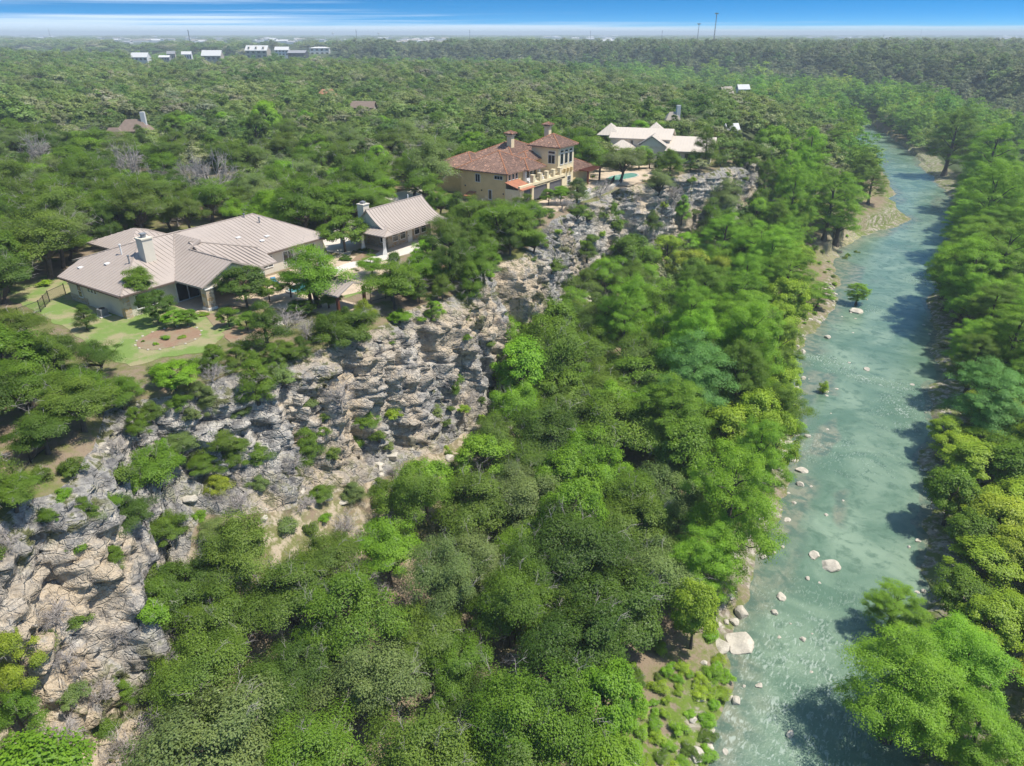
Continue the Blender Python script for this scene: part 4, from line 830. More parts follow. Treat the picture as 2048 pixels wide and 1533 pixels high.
# the trees one can pick out in the photograph
for a in (
    # lawns and house gardens on the plateau
    ('broad', 278, 572, 78, 'mid green', 'slender leafy tree in front of the ranch house corner window', 1.0, 'P'),
    ('broad', 308, 606, 66, 'dark green', 'darker slender tree on the lawn, in front of the leafy one by the ranch house', 1.0, 'P'),
    ('broad', 346, 634, 44, 'fresh green', 'small many stemmed tree in the round mulch bed, left of two', .8, 'P'),
    ('broad', 372, 632, 40, 'mid green', 'small many stemmed tree in the round mulch bed, right of two', .8, 'P'),
    ('broad', 486, 562, 92, 'dark green', 'dark bushy tree hiding the gable of the ranch house patio', .9, 'P'),
    ('broad', 535, 575, 52, 'mid green', 'small dark tree between the patio gable and the pool', .9, 'P'),
    ('oak', 628, 540, 158, 'fresh green', 'broad fresh green live oak spreading over the swimming pool', 1.0, 'P'),
    ('broad', 686, 458, 84, 'mid green', 'dense round tree between the ranch house and the pool house', .85, 'P'),
    ('oak', 786, 556, 128, 'mid green', 'round live oak in front of the pool house, right of the pavilion roof', 1.0, 'P'),
    ('broad', 852, 505, 66, 'bright green', 'bright leafy tree at the right corner of the pool house', .9, 'P'),
    ('oak', 893, 470, 96, 'olive', 'olive oak at the right end of the pool house wall', 1.1, 'P'),
    ('juniper', 918, 505, 50, 'dark green', 'dark upright juniper just right of the pool house oak', 1.0, 'P'),
    ('oak', 690, 632, 140, 'olive', 'olive live oak on the cliff edge below the pavilion', 1.0, 'P'),
    ('juniper', 735, 690, 52, 'golden green', 'yellowish juniper clinging just below the cliff edge under the pavilion', 1.0, 'P'),
    ('dead', 572, 640, 88, 'grey', 'grey leafless brush on the lawn edge left of the cliff edge oak', .8, 'P'),
    ('dead', 610, 655, 70, 'grey', 'grey leafless brush against the left of the cliff edge oak', .8, 'P'),
    ('oak', 78, 478, 165, 'olive', 'large spreading oak over the lawn left of the ranch house', 1.0, 'P'),
    ('oak', 20, 500, 120, 'grey green', 'grey green oak at the left photo edge behind the iron fence', 1.0, 'P'),
    ('juniper', 168, 632, 58, 'dark green', 'rounded dark juniper by the left wall of the ranch house', .75, 'P'),
    ('broad', 344, 745, 78, 'fresh green', 'bright leafy bush tree on the rim below the lawn', .75, 'P'),
    ('broad', 455, 632, 44, 'mid green', 'thin young tree right of the mulch bed, left of its twin', .85, 'P'),
    ('broad', 492, 640, 44, 'mid green', 'thin young tree at the lawn rim, right of its twin', .85, 'P'),
    ('broad', 1097, 392, 36, 'mid green', 'small leafy tree in front of the mansion garage bays, left of two', .75, 'P'),
    ('broad', 1122, 388, 42, 'bright green', 'small leafy tree in front of the mansion garage bays, right of two', .75, 'P'),
    ('oak', 862, 322, 140, 'grey green', 'big grey green oak against the left end of the mansion', 1.1, 'P'),
    ('broad', 905, 408, 50, 'dark green', 'dark leafy tree at the foot of the mansion near left corner', .7, 'P'),
    ('oak', 1000, 432, 105, 'dark green', 'dark oak on the cliff top in front of the mansion', .9, 'P'),
    ('oak', 950, 462, 80, 'olive', 'olive oak left of the dark one in front of the mansion', .9, 'P'),
    ('oak', 1062, 425, 70, 'dark green', 'low dark oak below the mansion garage bays', .8, 'P'),
    ('oak', 968, 552, 100, 'mid green', 'oak leaning over the cliff rim right of the rock promontory', 1.0, 'P'),
    ('oak', 1022, 512, 92, 'fresh green', 'fresh green oak on the rim above the tan rock scar', 1.1, 'P'),
    ('oak', 1066, 492, 70, 'mid green', 'oak at the right end of the rim clump above the tan rock scar', 1.0, 'P'),
    ('juniper', 945, 700, 62, 'mid green', 'tall bush growing in the middle of the cliff face', 1.1, 'P'),
    ('juniper', 872, 602, 44, 'bright green', 'bright green bush on the cliff rim left of the rock promontory', .7, 'P'),
    ('oak', 1243, 322, 92, 'grey green', 'grey green oak by the mansion pool, in front of the pale house', .95, 'P'),
    ('oak', 1318, 342, 72, 'grey green', 'grey green oak on the rim with its trunk showing, in front of the pale house', 1.0, 'P'),
    ('oak', 1288, 306, 46, 'bright green', 'bright small oak against the gable of the pale house', 1.0, 'P'),
    ('oak', 1462, 316, 100, 'grey green', 'wide grey green oak at the right corner of the pale house', .95, 'P'),
    ('juniper', 1372, 358, 44, 'bright green', 'bright upright juniper on the far rim below the pale house', 1.0, 'P'),
    ('broad', 512, 262, 62, 'dark green', 'dark upright tree standing alone in the wood left of centre', 1.3, 'P'),
    ('broad', 535, 236, 66, 'bright green', 'bright yellow green tree behind the dark upright one in the wood', 1.2, 'P'),
    ('dead', 420, 333, 120, 'grey', 'pale leafless crown in the wood behind the ranch house, largest of the grey ones', 1.5, 'P'), ('dead', 470, 352, 70, 'grey', 'grey leafless crown right of the largest one in the wood', 1.4, 'P'), ('dead', 372, 345, 70, 'grey', 'grey leafless crown left of the largest one in the wood', 1.4, 'P'), ('dead', 318, 350, 60, 'grey', 'low grey leafless crown between two larger ones in the left wood', 1.3, 'P'), ('dead', 690, 372, 50, 'grey', 'grey leafless crown in the wood above the pool house', 1.4, 'P'),
    ('dead', 262, 325, 90, 'grey', 'pale leafless crown in the wood, left of the largest grey one', 1.5, 'P'),
    ('dead', 80, 300, 80, 'grey', 'pale leafless crown in the wood near the left photo edge', 1.5, 'P'),
    ('shrub', 330, 671, 30, 'fresh green', 'leafy green shrub in the middle of the round mulch bed', .7, 'P'), ('shrub', 311, 686, 15, 'bright green', 'small bright shrub at the front of the round mulch bed', .9, 'P'), ('shrub', 286, 681, 11, 'mid green', 'tiny shrub at the left edge of the round mulch bed', .8, 'P'), ('shrub', 364, 672, 22, 'yellow green', 'low yellow green shrub at the right of the round mulch bed', .5, 'P'), ('shrub', 405, 625, 30, 'yellow green', 'low yellow green shrub at the foot of the patio stone column', .6, 'P'),
    ('shrub', 90, 562, 42, 'yellow green', 'yellow green shrubs beyond the left end wall of the ranch house', .6, 'P'), ('shrub', 725, 497, 24, 'dark green', 'round dark shrub before the pool house porch', .6, 'P'), ('shrub', 742, 500, 20, 'fresh green', 'fresh green shrub beside the dark one before the pool house porch', .6, 'P'), ('shrub', 690, 512, 36, 'dark green', 'dark hedge shrub under the dense round tree by the driveway', .6, 'P'), ('shrub', 1187, 352, 12, 'yellow green', 'yellow shrub beside the pergola and the green pool', .8, 'P'),
    # left foreground rim and ravine
    ('oak', 30, 655, 120, 'olive', 'olive oak at the left photo edge below the iron fence', .9, 'P'), ('oak', 105, 700, 130, 'dark green', 'dark oak on the rim left of the lawn', .9, 'P'),
    ('oak', 40, 770, 150, 'mid green', 'mid green oak at the left photo edge above the fenced terrace', .9, 'P'), ('oak', 190, 715, 110, 'dark green', 'dark oak touching the left end of the lawn', .8, 'P'),
    ('oak', 150, 800, 160, 'olive', 'large olive oak on the left rim above the ravine', .9, 'P'), ('oak', 240, 785, 100, 'mid green', 'mid green oak at the rim above the ravine, beside the bare ledge', .8, 'P'), ('oak', 80, 860, 140, 'dark green', 'dark oak overhanging the fenced terrace', .8, 'P'),
    ('oak', 300, 925, 150, 'mid green', 'oak with pale twigs filling the upper ravine', .9, None), ('oak', 245, 1000, 120, 'dark green', 'dark oak lower in the ravine beside the near rock face', .9, None),
    ('juniper', 432, 960, 60, 'golden green', 'yellow green bush on the slope right of the ravine', .8, None),
    ('oak', 45, 1055, 130, 'mid green', 'green oak growing on the near rock face at the left photo edge', .8, 'P'), ('juniper', 40, 1330, 110, 'golden green', 'yellowish bush on the near rock face at the lower left photo edge', 1.0, 'P'),
    ('juniper', 35, 1430, 100, 'mid green', 'green bush below the yellowish one at the lower left photo edge', .9, 'P'),
    ('oak', 352, 868, 84, 'grey green', 'grey green bush over the bare ledge above the ravine', .8, None), ('oak', 432, 872, 92, 'olive', 'olive bush covering the rock band right of the ravine', .8, None), ('oak', 500, 905, 84, 'mid green', 'mid green bush at the foot of the rock band right of the ravine', .8, None), ('dead', 552, 950, 90, 'grey', 'grey leafless brush on the slope below the grey cliff face', 1.0, None),
    ('juniper', 486, 790, 56, 'olive', 'olive juniper hanging on the rock band below the lawn', .7, None), ('juniper', 600, 690, 60, 'dark green', 'dark juniper on the rim left of the pavilion oak', .7, 'P'), ('juniper', 425, 712, 64, 'mid green', 'juniper on the rim below the lawn, right of the bright bush tree', .7, 'P'), ('juniper', 545, 705, 62, 'olive', 'olive juniper at the rim under the grey leafless brush', .7, 'P'), ('juniper', 395, 770, 56, 'grey green', 'grey green juniper just under the rim below the lawn', .7, None),
    ('oak', 200, 1010, 90, 'mid green', 'bush between the near rock face and the ravine', .7, None), ('dead', 175, 1105, 90, 'grey', 'grey brush in the crack of the near rock face', .9, None), ('dead', 120, 1240, 90, 'grey', 'grey brush in the middle of the near rock face', .8, None), ('dead', 190, 1390, 110, 'grey', 'grey brush low on the near rock face', .8, None), ('dead', 270, 1490, 130, 'grey', 'large grey brush at the foot of the near rock face, bottom photo edge', .9, None),
    ('oak', 330, 1052, 100, 'mid green', 'green oak at the mouth of the ravine', .9, None), ('oak', 425, 1062, 90, 'grey green', 'grey green bush on the brushy slope right of the ravine mouth', .7, None), ('dead', 480, 1000, 84, 'grey', 'grey brush in the middle of the brushy slope', .8, None),
    ('broad', 578, 566, 58, 'dark green', 'dark leafy tree in front of the pool, left of the spreading pool oak', .8, 'P'), ('broad', 655, 592, 56, 'mid green', 'leafy tree in front of the pavilion deck', .7, 'P'), ('broad', 600, 612, 50, 'dark green', 'low dark tree on the patio edge above the grey brush', .6, 'P'), ('oak', 742, 530, 60, 'fresh green', 'small oak at the footpath between the pavilion and the pool house', .8, 'P'),
    ('juniper', 1178, 432, 52, 'olive', 'olive bush on the far cliff, leftmost of the larger ones', .8, None), ('juniper', 1222, 468, 58, 'mid green', 'green bush low on the far cliff, left of its middle', .9, None), ('juniper', 1264, 412, 44, 'grey green', 'grey green bush high on the far cliff under the mansion pool', .8, None), ('juniper', 1332, 418, 54, 'mid green', 'green bush in the middle of the far cliff', 1.0, None), ('juniper', 1402, 392, 62, 'olive', 'olive bush on the far cliff near its right end', 1.0, None), ('juniper', 1150, 488, 60, 'grey green', 'grey green bush at the left foot of the far cliff', .9, None), ('juniper', 1424, 432, 60, 'mid green', 'green bush low at the right end of the far cliff', 1.0, None), ('juniper', 1300, 452, 56, 'olive', 'olive bush at the foot of the far cliff', 1.0, None), ('dead', 1345, 450, 60, 'grey', 'grey leafless brush at the foot of the far cliff', 1.0, None), ('dead', 1200, 408, 50, 'grey', 'grey leafless brush high on the far cliff', .9, None), ('dead', 1120, 520, 50, 'grey', 'grey leafless brush between the tan rock scar and the far cliff', .9, None),
    # gorge floor
    ('oak', 440, 1215, 190, 'olive', 'dark olive oak beside the tan rock face, uppermost of the lower left wood', 1.0, None), ('oak', 575, 1175, 200, 'olive', 'wide olive oak below the brushy slope', 1.0, None),
    ('oak', 400, 1345, 210, 'olive', 'large olive oak at the lower left beside the tan rock face', 1.0, None), ('oak', 600, 1330, 200, 'dark green', 'dark oak in the lower left wood', 1.0, None),
    ('oak', 745, 1360, 230, 'grey green', 'grey green oak with pale dead twigs at the bottom of the photo', 1.0, None),
    ('oak', 775, 1105, 160, 'fresh green', 'bright green round tree in the middle of the gorge wood', 1.1, None), ('oak', 950, 1000, 190, 'olive', 'broad oak whose dark trunk shows below its crown', 1.15, None),
    ('oak', 1085, 865, 165, 'dark green', 'dark domed oak at the foot of the cliff in the middle', 1.15, None), ('oak', 1180, 700, 120, 'mid green', 'domed oak below the vertical tan cliff', 1.1, None),
    ('oak', 1210, 935, 150, 'fresh green', 'fresh green oak left of the bright riverside cypress', 1.1, None), ('oak', 1160, 560, 110, 'olive', 'oak against the cliff foot under the mansion rim', 1.0, None),
    # left bank of the river
    ('cypress', 1385, 755, 195, 'blue green', 'big blue green cypress rising from the gorge wood', 1.0, None), ('cypress', 1462, 1000, 240, 'bright green', 'big bright green cypress leaning to the near left bank', 1.0, None), ('cypress', 1410, 1120, 170, 'bright green', 'bright cypress below the big one on the near left bank', .9, None),
    ('broad', 1392, 1225, 118, 'yellow green', 'yellow green leafy tree on the left bank above the flat rocks', 1.25, None),
    ('cypress', 1450, 480, 115, 'bright green', 'bright cypress crown highest of the clump right of the far cliff', .9, None), ('cypress', 1520, 505, 130, 'bright green', 'bright cypress in the middle of the clump right of the far cliff', .9, None),
    ('cypress', 1575, 560, 125, 'fresh green', 'cypress on the water side of the clump right of the far cliff', 1.0, None), ('cypress', 1600, 470, 80, 'mid green', 'cypress at the gravel bar end of the clump', .9, None), ('cypress', 1500, 600, 110, 'fresh green', 'lower cypress of the clump above the grey green willow', .9, None),
    ('broad', 1440, 552, 62, 'golden green', 'golden tree with a tall dark trunk in the gorge wood', 1.3, None), ('broad', 1375, 535, 80, 'golden green', 'golden leafy tree left of the one with the dark trunk', 1.1, None), ('broad', 1335, 500, 70, 'yellow green', 'yellow green tree at the foot of the far cliff', 1.0, None),
    ('broad', 1530, 655, 90, 'grey green', 'pale grey green willow like tree on the left bank', 1.0, None), ('broad', 1475, 665, 70, 'yellow green', 'yellow green tree beside the pale willow like one', 1.0, None), ('cypress', 1640, 585, 60, 'fresh green', 'small cypress leaning over the shallow water', .7, None),
    ('cypress', 1688, 405, 105, 'fresh green', 'tall cypress standing alone on the gravel bar with its trunk showing', 1.05, None), ('cypress', 1745, 365, 70, 'mid green', 'cypress over the water behind the gravel bar', .8, None), ('cypress', 1715, 318, 64, 'fresh green', 'cypress beside the river upstream of the gravel bar', .8, None), ('cypress', 1668, 285, 56, 'mid green', 'farther cypress on the left bank upstream of the gravel bar', .8, None),
    # islets
    ('cypress', 1716, 590, 52, 'fresh green', 'small cypress on a rock islet in the river', .62, None), ('shrub', 1646, 778, 30, 'yellow green', 'round bush standing in the shallow river, alone', 1.6, None), ('shrub', 1587, 846, 58, 'bright green', 'larger round bush in the shallows by the left bank', .9, None),
    # right bank
    ('cypress', 1945, 545, 175, 'fresh green', 'layered cypress leaning far over the river on the right bank', .8, None), ('cypress', 2010, 520, 170, 'mid green', 'cypress behind the leaning layered one on the right bank', .9, None), ('cypress', 1985, 395, 170, 'bright green', 'bright layered cypress on the far right bank', .9, None), ('cypress', 1985, 315, 140, 'bright green', 'flat topped bright cypress farther up the right bank', .9, None),
    ('cypress', 1910, 265, 120, 'mid green', 'cypress at the narrow far reach of the right bank', .9, None), ('cypress', 1985, 625, 130, 'mid green', 'cypress below the leaning layered one', .8, None), ('cypress', 1975, 785, 185, 'blue green', 'wide rounded cypress on the right bank beside the rapids', .75, None), ('cypress', 2020, 690, 120, 'mid green', 'cypress at the right photo edge above the wide rounded one', .8, None),
    ('cypress', 1800, 1385, 260, 'bright green', 'big bright cypress at the bottom right with its trunk in view', .8, None), ('cypress', 1930, 1330, 230, 'bright green', 'big bright cypress at the bottom right, right of the one with its trunk in view', .85, None), ('cypress', 1785, 1228, 130, 'fresh green', 'smaller cypress leaning over the river above the big pair', .7, None), ('cypress', 1950, 1470, 200, 'bright green', 'bright cypress at the bottom photo edge on the right bank', .8, None),
    ('broad', 1965, 925, 130, 'yellow green', 'yellow green tree on the right bank below the wide rounded cypress', .7, None), ('broad', 1915, 890, 90, 'yellow green', 'yellow green tree nearest the water on the right bank', .7, None), ('broad', 1990, 1020, 140, 'golden green', 'golden green tree in the middle of the right bank thicket', .7, None), ('broad', 1920, 990, 100, 'yellow green', 'yellow green tree at the water side of the right bank thicket', .7, None),
    ('broad', 1965, 1125, 130, 'yellow green', 'yellow green tree in the lower part of the right bank thicket', .75, None), ('broad', 2030, 1100, 120, 'golden green', 'golden tree at the right photo edge in the bank thicket', .8, None), ('broad', 2025, 1215, 90, 'yellow green', 'small yellow green tree at the right photo edge above the big cypresses', .7, None), ('broad', 2030, 930, 110, 'mid green', 'greener tree at the right photo edge beside the yellow green thicket', .8, None),
): at_pix(*a)
# bushes and brush that cover the rock band round the ravine and the near face
for px, py, w, kd, tn in ((300, 815, 60, 'juniper', 'olive'), (362, 822, 56, 'oak', 'mid green'), (418, 806, 64, 'juniper', 'grey green'), (462, 838, 66, 'oak', 'olive'), (520, 858, 60, 'oak', 'grey green'), (556, 812, 44, 'juniper', 'mid green'), (398, 898, 70, 'oak', 'mid green'), (452, 920, 70, 'oak', 'olive'), (520, 962, 64, 'oak', 'grey green'), (585, 930, 50, 'juniper', 'olive'), (640, 985, 60, 'oak', 'mid green'), (705, 975, 56, 'juniper', 'grey green'), (575, 700, 60, 'oak', 'olive'), (655, 735, 46, 'juniper', 'mid green'), (720, 735, 60, 'oak', 'mid green'), (800, 655, 56, 'oak', 'fresh green'), (835, 630, 50, 'oak', 'olive'),
    (215, 1085, 60, 'juniper', 'mid green'), (120, 985, 54, 'shrub', 'fresh green'), (85, 1010, 60, 'oak', 'mid green'), (150, 1170, 54, 'shrub', 'grey green'), (225, 1190, 60, 'juniper', 'olive'), (95, 1290, 56, 'shrub', 'grey green'), (180, 1290, 60, 'shrub', 'olive'), (140, 1400, 66, 'shrub', 'grey green'), (235, 1350, 60, 'juniper', 'mid green'), (210, 1450, 64, 'shrub', 'olive'), (100, 1180, 50, 'dead', 'grey'), (140, 1330, 64, 'dead', 'grey'), (250, 1250, 50, 'dead', 'grey'), (175, 1230, 60, 'dead', 'grey'), (430, 985, 60, 'dead', 'grey'), (605, 1005, 60, 'dead', 'grey')): at_pix(kd, px, py, w, tn, None, .8, None)
HAND = len(TREES)

# what the photograph leaves open: nothing planted nearer may hide these
CLEAR = [([(108, 556), (205, 474), (250, 455), (330, 462), (515, 428), (655, 466), (640, 505), (575, 535), (530, 565), (445, 615), (410, 640), (440, 660), (400, 700), (262, 725), (165, 680), (60, 640), (60, 600), (130, 570)], 110),
         ([(716, 455), (735, 415), (830, 390), (890, 435), (850, 482), (780, 510), (690, 535), (690, 510), (730, 488)], 118), ([(905, 342), (915, 310), (985, 285), (1000, 262), (1060, 278), (1075, 245), (1095, 245), (1140, 283), (1185, 328), (1200, 365), (1140, 405), (1060, 392), (1050, 388), (1000, 400), (915, 395)], 142),
         ([(1235, 262), (1250, 245), (1345, 256), (1427, 275), (1405, 305), (1345, 302), (1305, 285), (1245, 290)], 186), ([(1140, 405), (1205, 360), (1265, 345), (1265, 362), (1190, 385), (1150, 420)], 156),
         ([(530, 755), (640, 710), (760, 665), (830, 645), (890, 605), (905, 575), (922, 582), (932, 650), (1000, 645), (1045, 575), (1085, 545), (1072, 640), (1035, 665), (985, 745), (965, 800), (900, 870), (800, 920), (730, 965), (600, 890), (540, 800)], 110),
         ([(60, 955), (165, 965), (185, 1100), (275, 1270), (260, 1330), (245, 1533), (90, 1533), (95, 1450), (80, 1210), (0, 1120), (0, 1230), (80, 1300), (100, 1130)], 62), ([(1120, 450), (1180, 410), (1290, 380), (1345, 366), (1400, 372), (1395, 440), (1300, 462), (1240, 480), (1190, 515), (1110, 555), (1100, 500)], 175),
         ([(1620, 450), (1700, 440), (1815, 432), (1812, 448), (1700, 505), (1650, 540), (1640, 620), (1620, 600)], 250), ([(300, 800), (460, 745), (600, 770), (620, 860), (400, 850), (330, 870)], 66), ([(0, 905), (90, 890), (100, 940), (0, 965)], 55),
         ([(1700, 262), (1745, 300), (1800, 400), (1815, 440), (1715, 520), (1690, 620), (1625, 760), (1605, 900), (1612, 1020), (1550, 1150), (1515, 1290), (1440, 1533), (1570, 1533), (1660, 1310), (1680, 1200), (1820, 1090), (1838, 860), (1850, 600), (1870, 470), (1825, 350), (1735, 262)], 600),
         ([(1228, 1285), (1290, 1285), (1345, 1340), (1300, 1350)], 70), ([(212, 266), (245, 250), (290, 230), (300, 230), (300, 244), (235, 272)], 262), ([(815, 285), (865, 262), (850, 300)], 230), ([(760, 378), (842, 372), (835, 405), (770, 400)], 150), ([(590, 890), (700, 960), (640, 1010), (470, 1010), (450, 960)], 72), ([(0, 555), (60, 570), (60, 620), (0, 620)], 90), ([(1505, 330), (1545, 300), (1548, 370), (1520, 390)], 190)]
def inside(px, py, poly):
    c = False; n = len(poly); j = n - 1
    for i in range(n):
        (xi, yi), (xj, yj) = poly[i], poly[j]
        if (yi > py) != (yj > py) and px < (xj - xi) * (py - yi) / (yj - yi) + xi: c = not c
        j = i
    return c
def hides(x, y, z, h, r):
    X, Y, Z = proj(x, y, z + h * .6); X, Y, Z = float(X), float(Y), float(Z)
    if Z < 5: return True
    pr = r * FPX / Z; hv = h * .42 * FPX / Z * .8
    for poly, dep in CLEAR:
        if Z > dep: continue
        for u, v in ((0, 0), (-.75, 0), (.75, 0), (0, -.9), (0, .8), (-.5, -.6), (.5, -.6)):
            if inside(X + u * pr, Y + v * hv, poly): return True
    return False
# footprints of buildings, courts, pools and roads stay free of stems
FOOT = [(-51, -17.5, 19, 53), (-34, -16, 54, 71.5), (-12, -3.5, 32.5, 40), (-45.5, -17.5, 91.5, 129), (-40, -4, 152, 175), (-24, -9, 100, 140), (-25, -6, 26, 54), (-31, -11, 11, 27)]
def blocked(x, y):
    return any(a < x < b and c < y < d for a, b, c, d in FOOT)
CLEAR += [([(1310, 1340), (1420, 1310), (1490, 1290), (1470, 1340), (1400, 1480), (1390, 1533), (1330, 1533), (1330, 1420)], 75), ([(1348, 1185), (1432, 1185), (1432, 1310), (1348, 1300)], 68), ([(372, 318), (470, 318), (480, 345), (365, 345)], 165), ([(235, 315), (290, 312), (290, 332), (235, 332)], 170), ([(50, 290), (112, 290), (112, 308), (50, 308)], 180)]
def in_view(x, y, z=12.0, m=160):
    X, Y, Z = proj(x, y, z); return (Z > 8) & (X > -m) & (X < 2048 + m) & (Y < 1533 + 260) & (Y > -50)
GRID = {}
def fits(x, y, r, k):
    g = 6.0; i, j = int(x // g), int(y // g); n = 3
    for a in range(i - n, i + n + 1):
        for b in range(j - n, j + n + 1):
            for (u, v, q) in GRID.get((a, b), ()):
                if (u - x) ** 2 + (v - y) ** 2 < (k * (q + r)) ** 2: return False
    return True
def settle(x, y, r): GRID.setdefault((int(x // 6.0), int(y // 6.0)), []).append((x, y, r))
for t in TREES: settle(t['x'], t['y'], t['r'])
def pick(rng, opts):
    u = rng.rand() * sum(o[0] for o in opts)
    for o in opts:
        u -= o[0]
        if u <= 0: return o
    return opts[-1]
def fill(n, seed, x0, x1, y0, y1, rule, k, zmax=240):
    rng = np.random.RandomState(seed); xs = rng.uniform(x0, x1, n); ys = rng.uniform(y0, y1, n)
    zs = height(xs, ys); ok = in_view(xs, ys, zs + 3); E_, W_, XL, XR, TW = f_e(ys), itp(ys, T_W), f_xl(ys), f_xr(ys), itp(ys, T_TW)
    ty = vn(xs / 16, ys / 16, xs * 0, 77)
    for i in np.where(ok)[0]:
        x, y, z = xs[i], ys[i], zs[i]; q = rule(rng, x, y, z, x - E_[i], W_[i], TW[i], XL[i], XR[i], ty[i])
        if q is None: continue
        kind, r, tint, hs = q
        if blocked(x, y) or not fits(x, y, r, k) or hides(x, y, z, PH[kind] * hs * r / PR[kind], r): continue
        if float(proj(x, y, z)[2]) > zmax: continue
        settle(x, y, r); add_tree(kind, x, y, r, tint, None, hs, z)
def rule_plateau(rng, x, y, z, d, w, tw, xl, xr, ty):
    if d > -1.0: return None
    if d > -5 or rng.rand() < .12: o = pick(rng, [(4, 'juniper', (1.6, 2.8), 'dark green'), (2, 'juniper', (1.6, 2.6), 'olive'), (3, 'oak', (2.4, 3.6), 'mid green'), (1, 'oak', (2.2, 3.2), 'olive')])
    elif ty > .25: o = pick(rng, [(4, 'oak', (3.2, 5.0), 'mid green'), (3, 'oak', (3.2, 5), 'dark green'), (1, 'oak', (3, 4.6), 'fresh green'), (1, 'broad', (2.6, 3.8), 'mid green')])
    else: o = pick(rng, [(4, 'oak', (3.2, 5.2), 'olive'), (4, 'oak', (3.2, 5.2), 'grey green'), (2.4, 'oak', (3.0, 4.6), 'mid green'), (1, 'juniper', (2, 3), 'dark green'), (.7, 'dead', (2.2, 3.6), 'grey'), (.5, 'oak', (2.8, 4), 'fresh green'), (.35, 'broad', (2.4, 3.4), 'bright green')])
    return o[1], rng.uniform(*o[2]), o[3], rng.uniform(.85, 1.15)
def rule_floor(rng, x, y, z, d, w, tw, xl, xr, ty):
    if (d < w + (.6 if y > 52 else 2.0) and not (y > 170 and d > -1)) or x > xl - (0.9 if y > 52 else 2.0): return None
    back = xl - x
    if y > 52 and back < 17: o = pick(rng, [(5, 'cypress', (4.2, 6.4), 'fresh green'), (3, 'cypress', (4, 6), 'bright green'), (1.2, 'broad', (2.6, 4), 'yellow green'), (2, 'cypress', (4, 5.6), 'mid green')])
    elif y > 46: o = pick(rng, [(4, 'oak', (3.4, 6.0), 'mid green'), (4, 'oak', (3.2, 5.8), 'fresh green'), (2.4, 'oak', (3.2, 5.4), 'olive'), (2, 'broad', (2.8, 4.6), 'bright green'), (1.5, 'broad', (2.8, 4.6), 'mid green'), (1.2, 'oak', (3.2, 5.0), 'dark green'), (1, 'cypress', (4, 5.5), 'fresh green')])
    else: o = pick(rng, [(5, 'oak', (3.2, 6.2), 'olive'), (2.2, 'oak', (3.2, 5.6), 'grey green'), (2.4, 'oak', (3, 5.2), 'dark green'), (3.2, 'oak', (3, 5.4), 'mid green'), (1.2, 'broad', (2.6, 4.2), 'fresh green'), (.4, 'dead', (1.4, 2.2), 'grey')])
    hs = rng.uniform(.85, 1.42)
    if y < 52 and back < 3.2: return None
    if 180 < y < 236 and x > 10.5: return None
    return o[1], rng.uniform(*o[2]), o[3], hs
def rule_right(rng, x, y, z, d, w, tw, xl, xr, ty):
    if x < xr + 1.5: return None
    if x < xr + 14 and y > 95: o = pick(rng, [(5, 'cypress', (4.6, 6.8), 'fresh green'), (3, 'cypress', (4.4, 6.4), 'bright green'), (2, 'cypress', (4, 6), 'mid green')]); return o[1], rng.uniform(*o[2]), o[3], rng.uniform(.75, .95)
    if y > 110: o = pick(rng, [(3, 'oak', (3.2, 5), 'mid green'), (2, 'broad', (3, 4.4), 'fresh green'), (2, 'oak', (3, 4.6), 'olive')])
    else: o = pick(rng, [(4, 'broad', (2.4, 3.6), 'yellow green'), (2, 'broad', (2.2, 3.4), 'golden green'), (2, 'broad', (2.4, 3.6), 'mid green')])
    return o[1], rng.uniform(*o[2]), o[3], rng.uniform(.7, .95)
fill(7000, 101, -5, 46, -20, 240, rule_floor, .535)
fill(2600, 103, 46, 90, -10, 330, rule_right, .47, 330)
fill(16000, 102, -190, 20, -30, 235, rule_plateau, .50)

# low growth: on ledges of the rock face, on the talus, along the rim and the banks
def rule_face(rng, x, y, z, d, w, tw, xl, xr, ty):
    if d < w + 1 or d > w + tw + 2 or y > 185: return None
    n = float(vn(x / 5.0, y / 6.0, z / 4.0, 88))
    lim = (.06 if y < 62 else -.12) if d < w else -.45
    if y < 20 and d > w: lim = -.6
    if n < lim: return None
    o = pick(rng, [(4, 'shrub', (.7, 1.5), 'olive'), (3, 'shrub', (.7, 1.4), 'mid green'), (2, 'shrub', (.7, 1.5), 'grey green'), (1.6, 'shrub', (.7, 1.3), 'fresh green'), (1.2, 'dead', (.8, 1.5), 'grey'), (.9, 'juniper', (1.0, 1.8), 'mid green'), (.8, 'shrub', (.6, 1.2), 'yellow green')])
    return o[1], rng.uniform(*o[2]), o[3], rng.uniform(.8, 1.1)
def rule_rim(rng, x, y, z, d, w, tw, xl, xr, ty):
    if not -5 < d < .8: return None
    o = pick(rng, [(3, 'shrub', (.8, 1.6), 'mid green'), (3, 'shrub', (.8, 1.5), 'olive'), (1.5, 'shrub', (.7, 1.3), 'fresh green'), (2, 'juniper', (1.3, 2.3), 'dark green'), (1.2, 'juniper', (1.2, 2.2), 'mid green'), (.6, 'dead', (.8, 1.5), 'grey')])
    return o[1], rng.uniform(*o[2]), o[3], 1.0
def rule_bank(rng, x, y, z, d, w, tw, xl, xr, ty):
    if not ((-9 if y < 32 else -5) < x - xl < -.3 or .8 < x - xr < 9): return None
    o = pick(rng, [(3, 'shrub', (.5, 1.2), 'yellow green'), (3, 'shrub', (.5, 1.2), 'bright green'), (1, 'shrub', (.6, 1.1), 'olive')])
    return o[1], rng.uniform(*o[2]), o[3], .7
SAVE = CLEAR; CLEAR = []
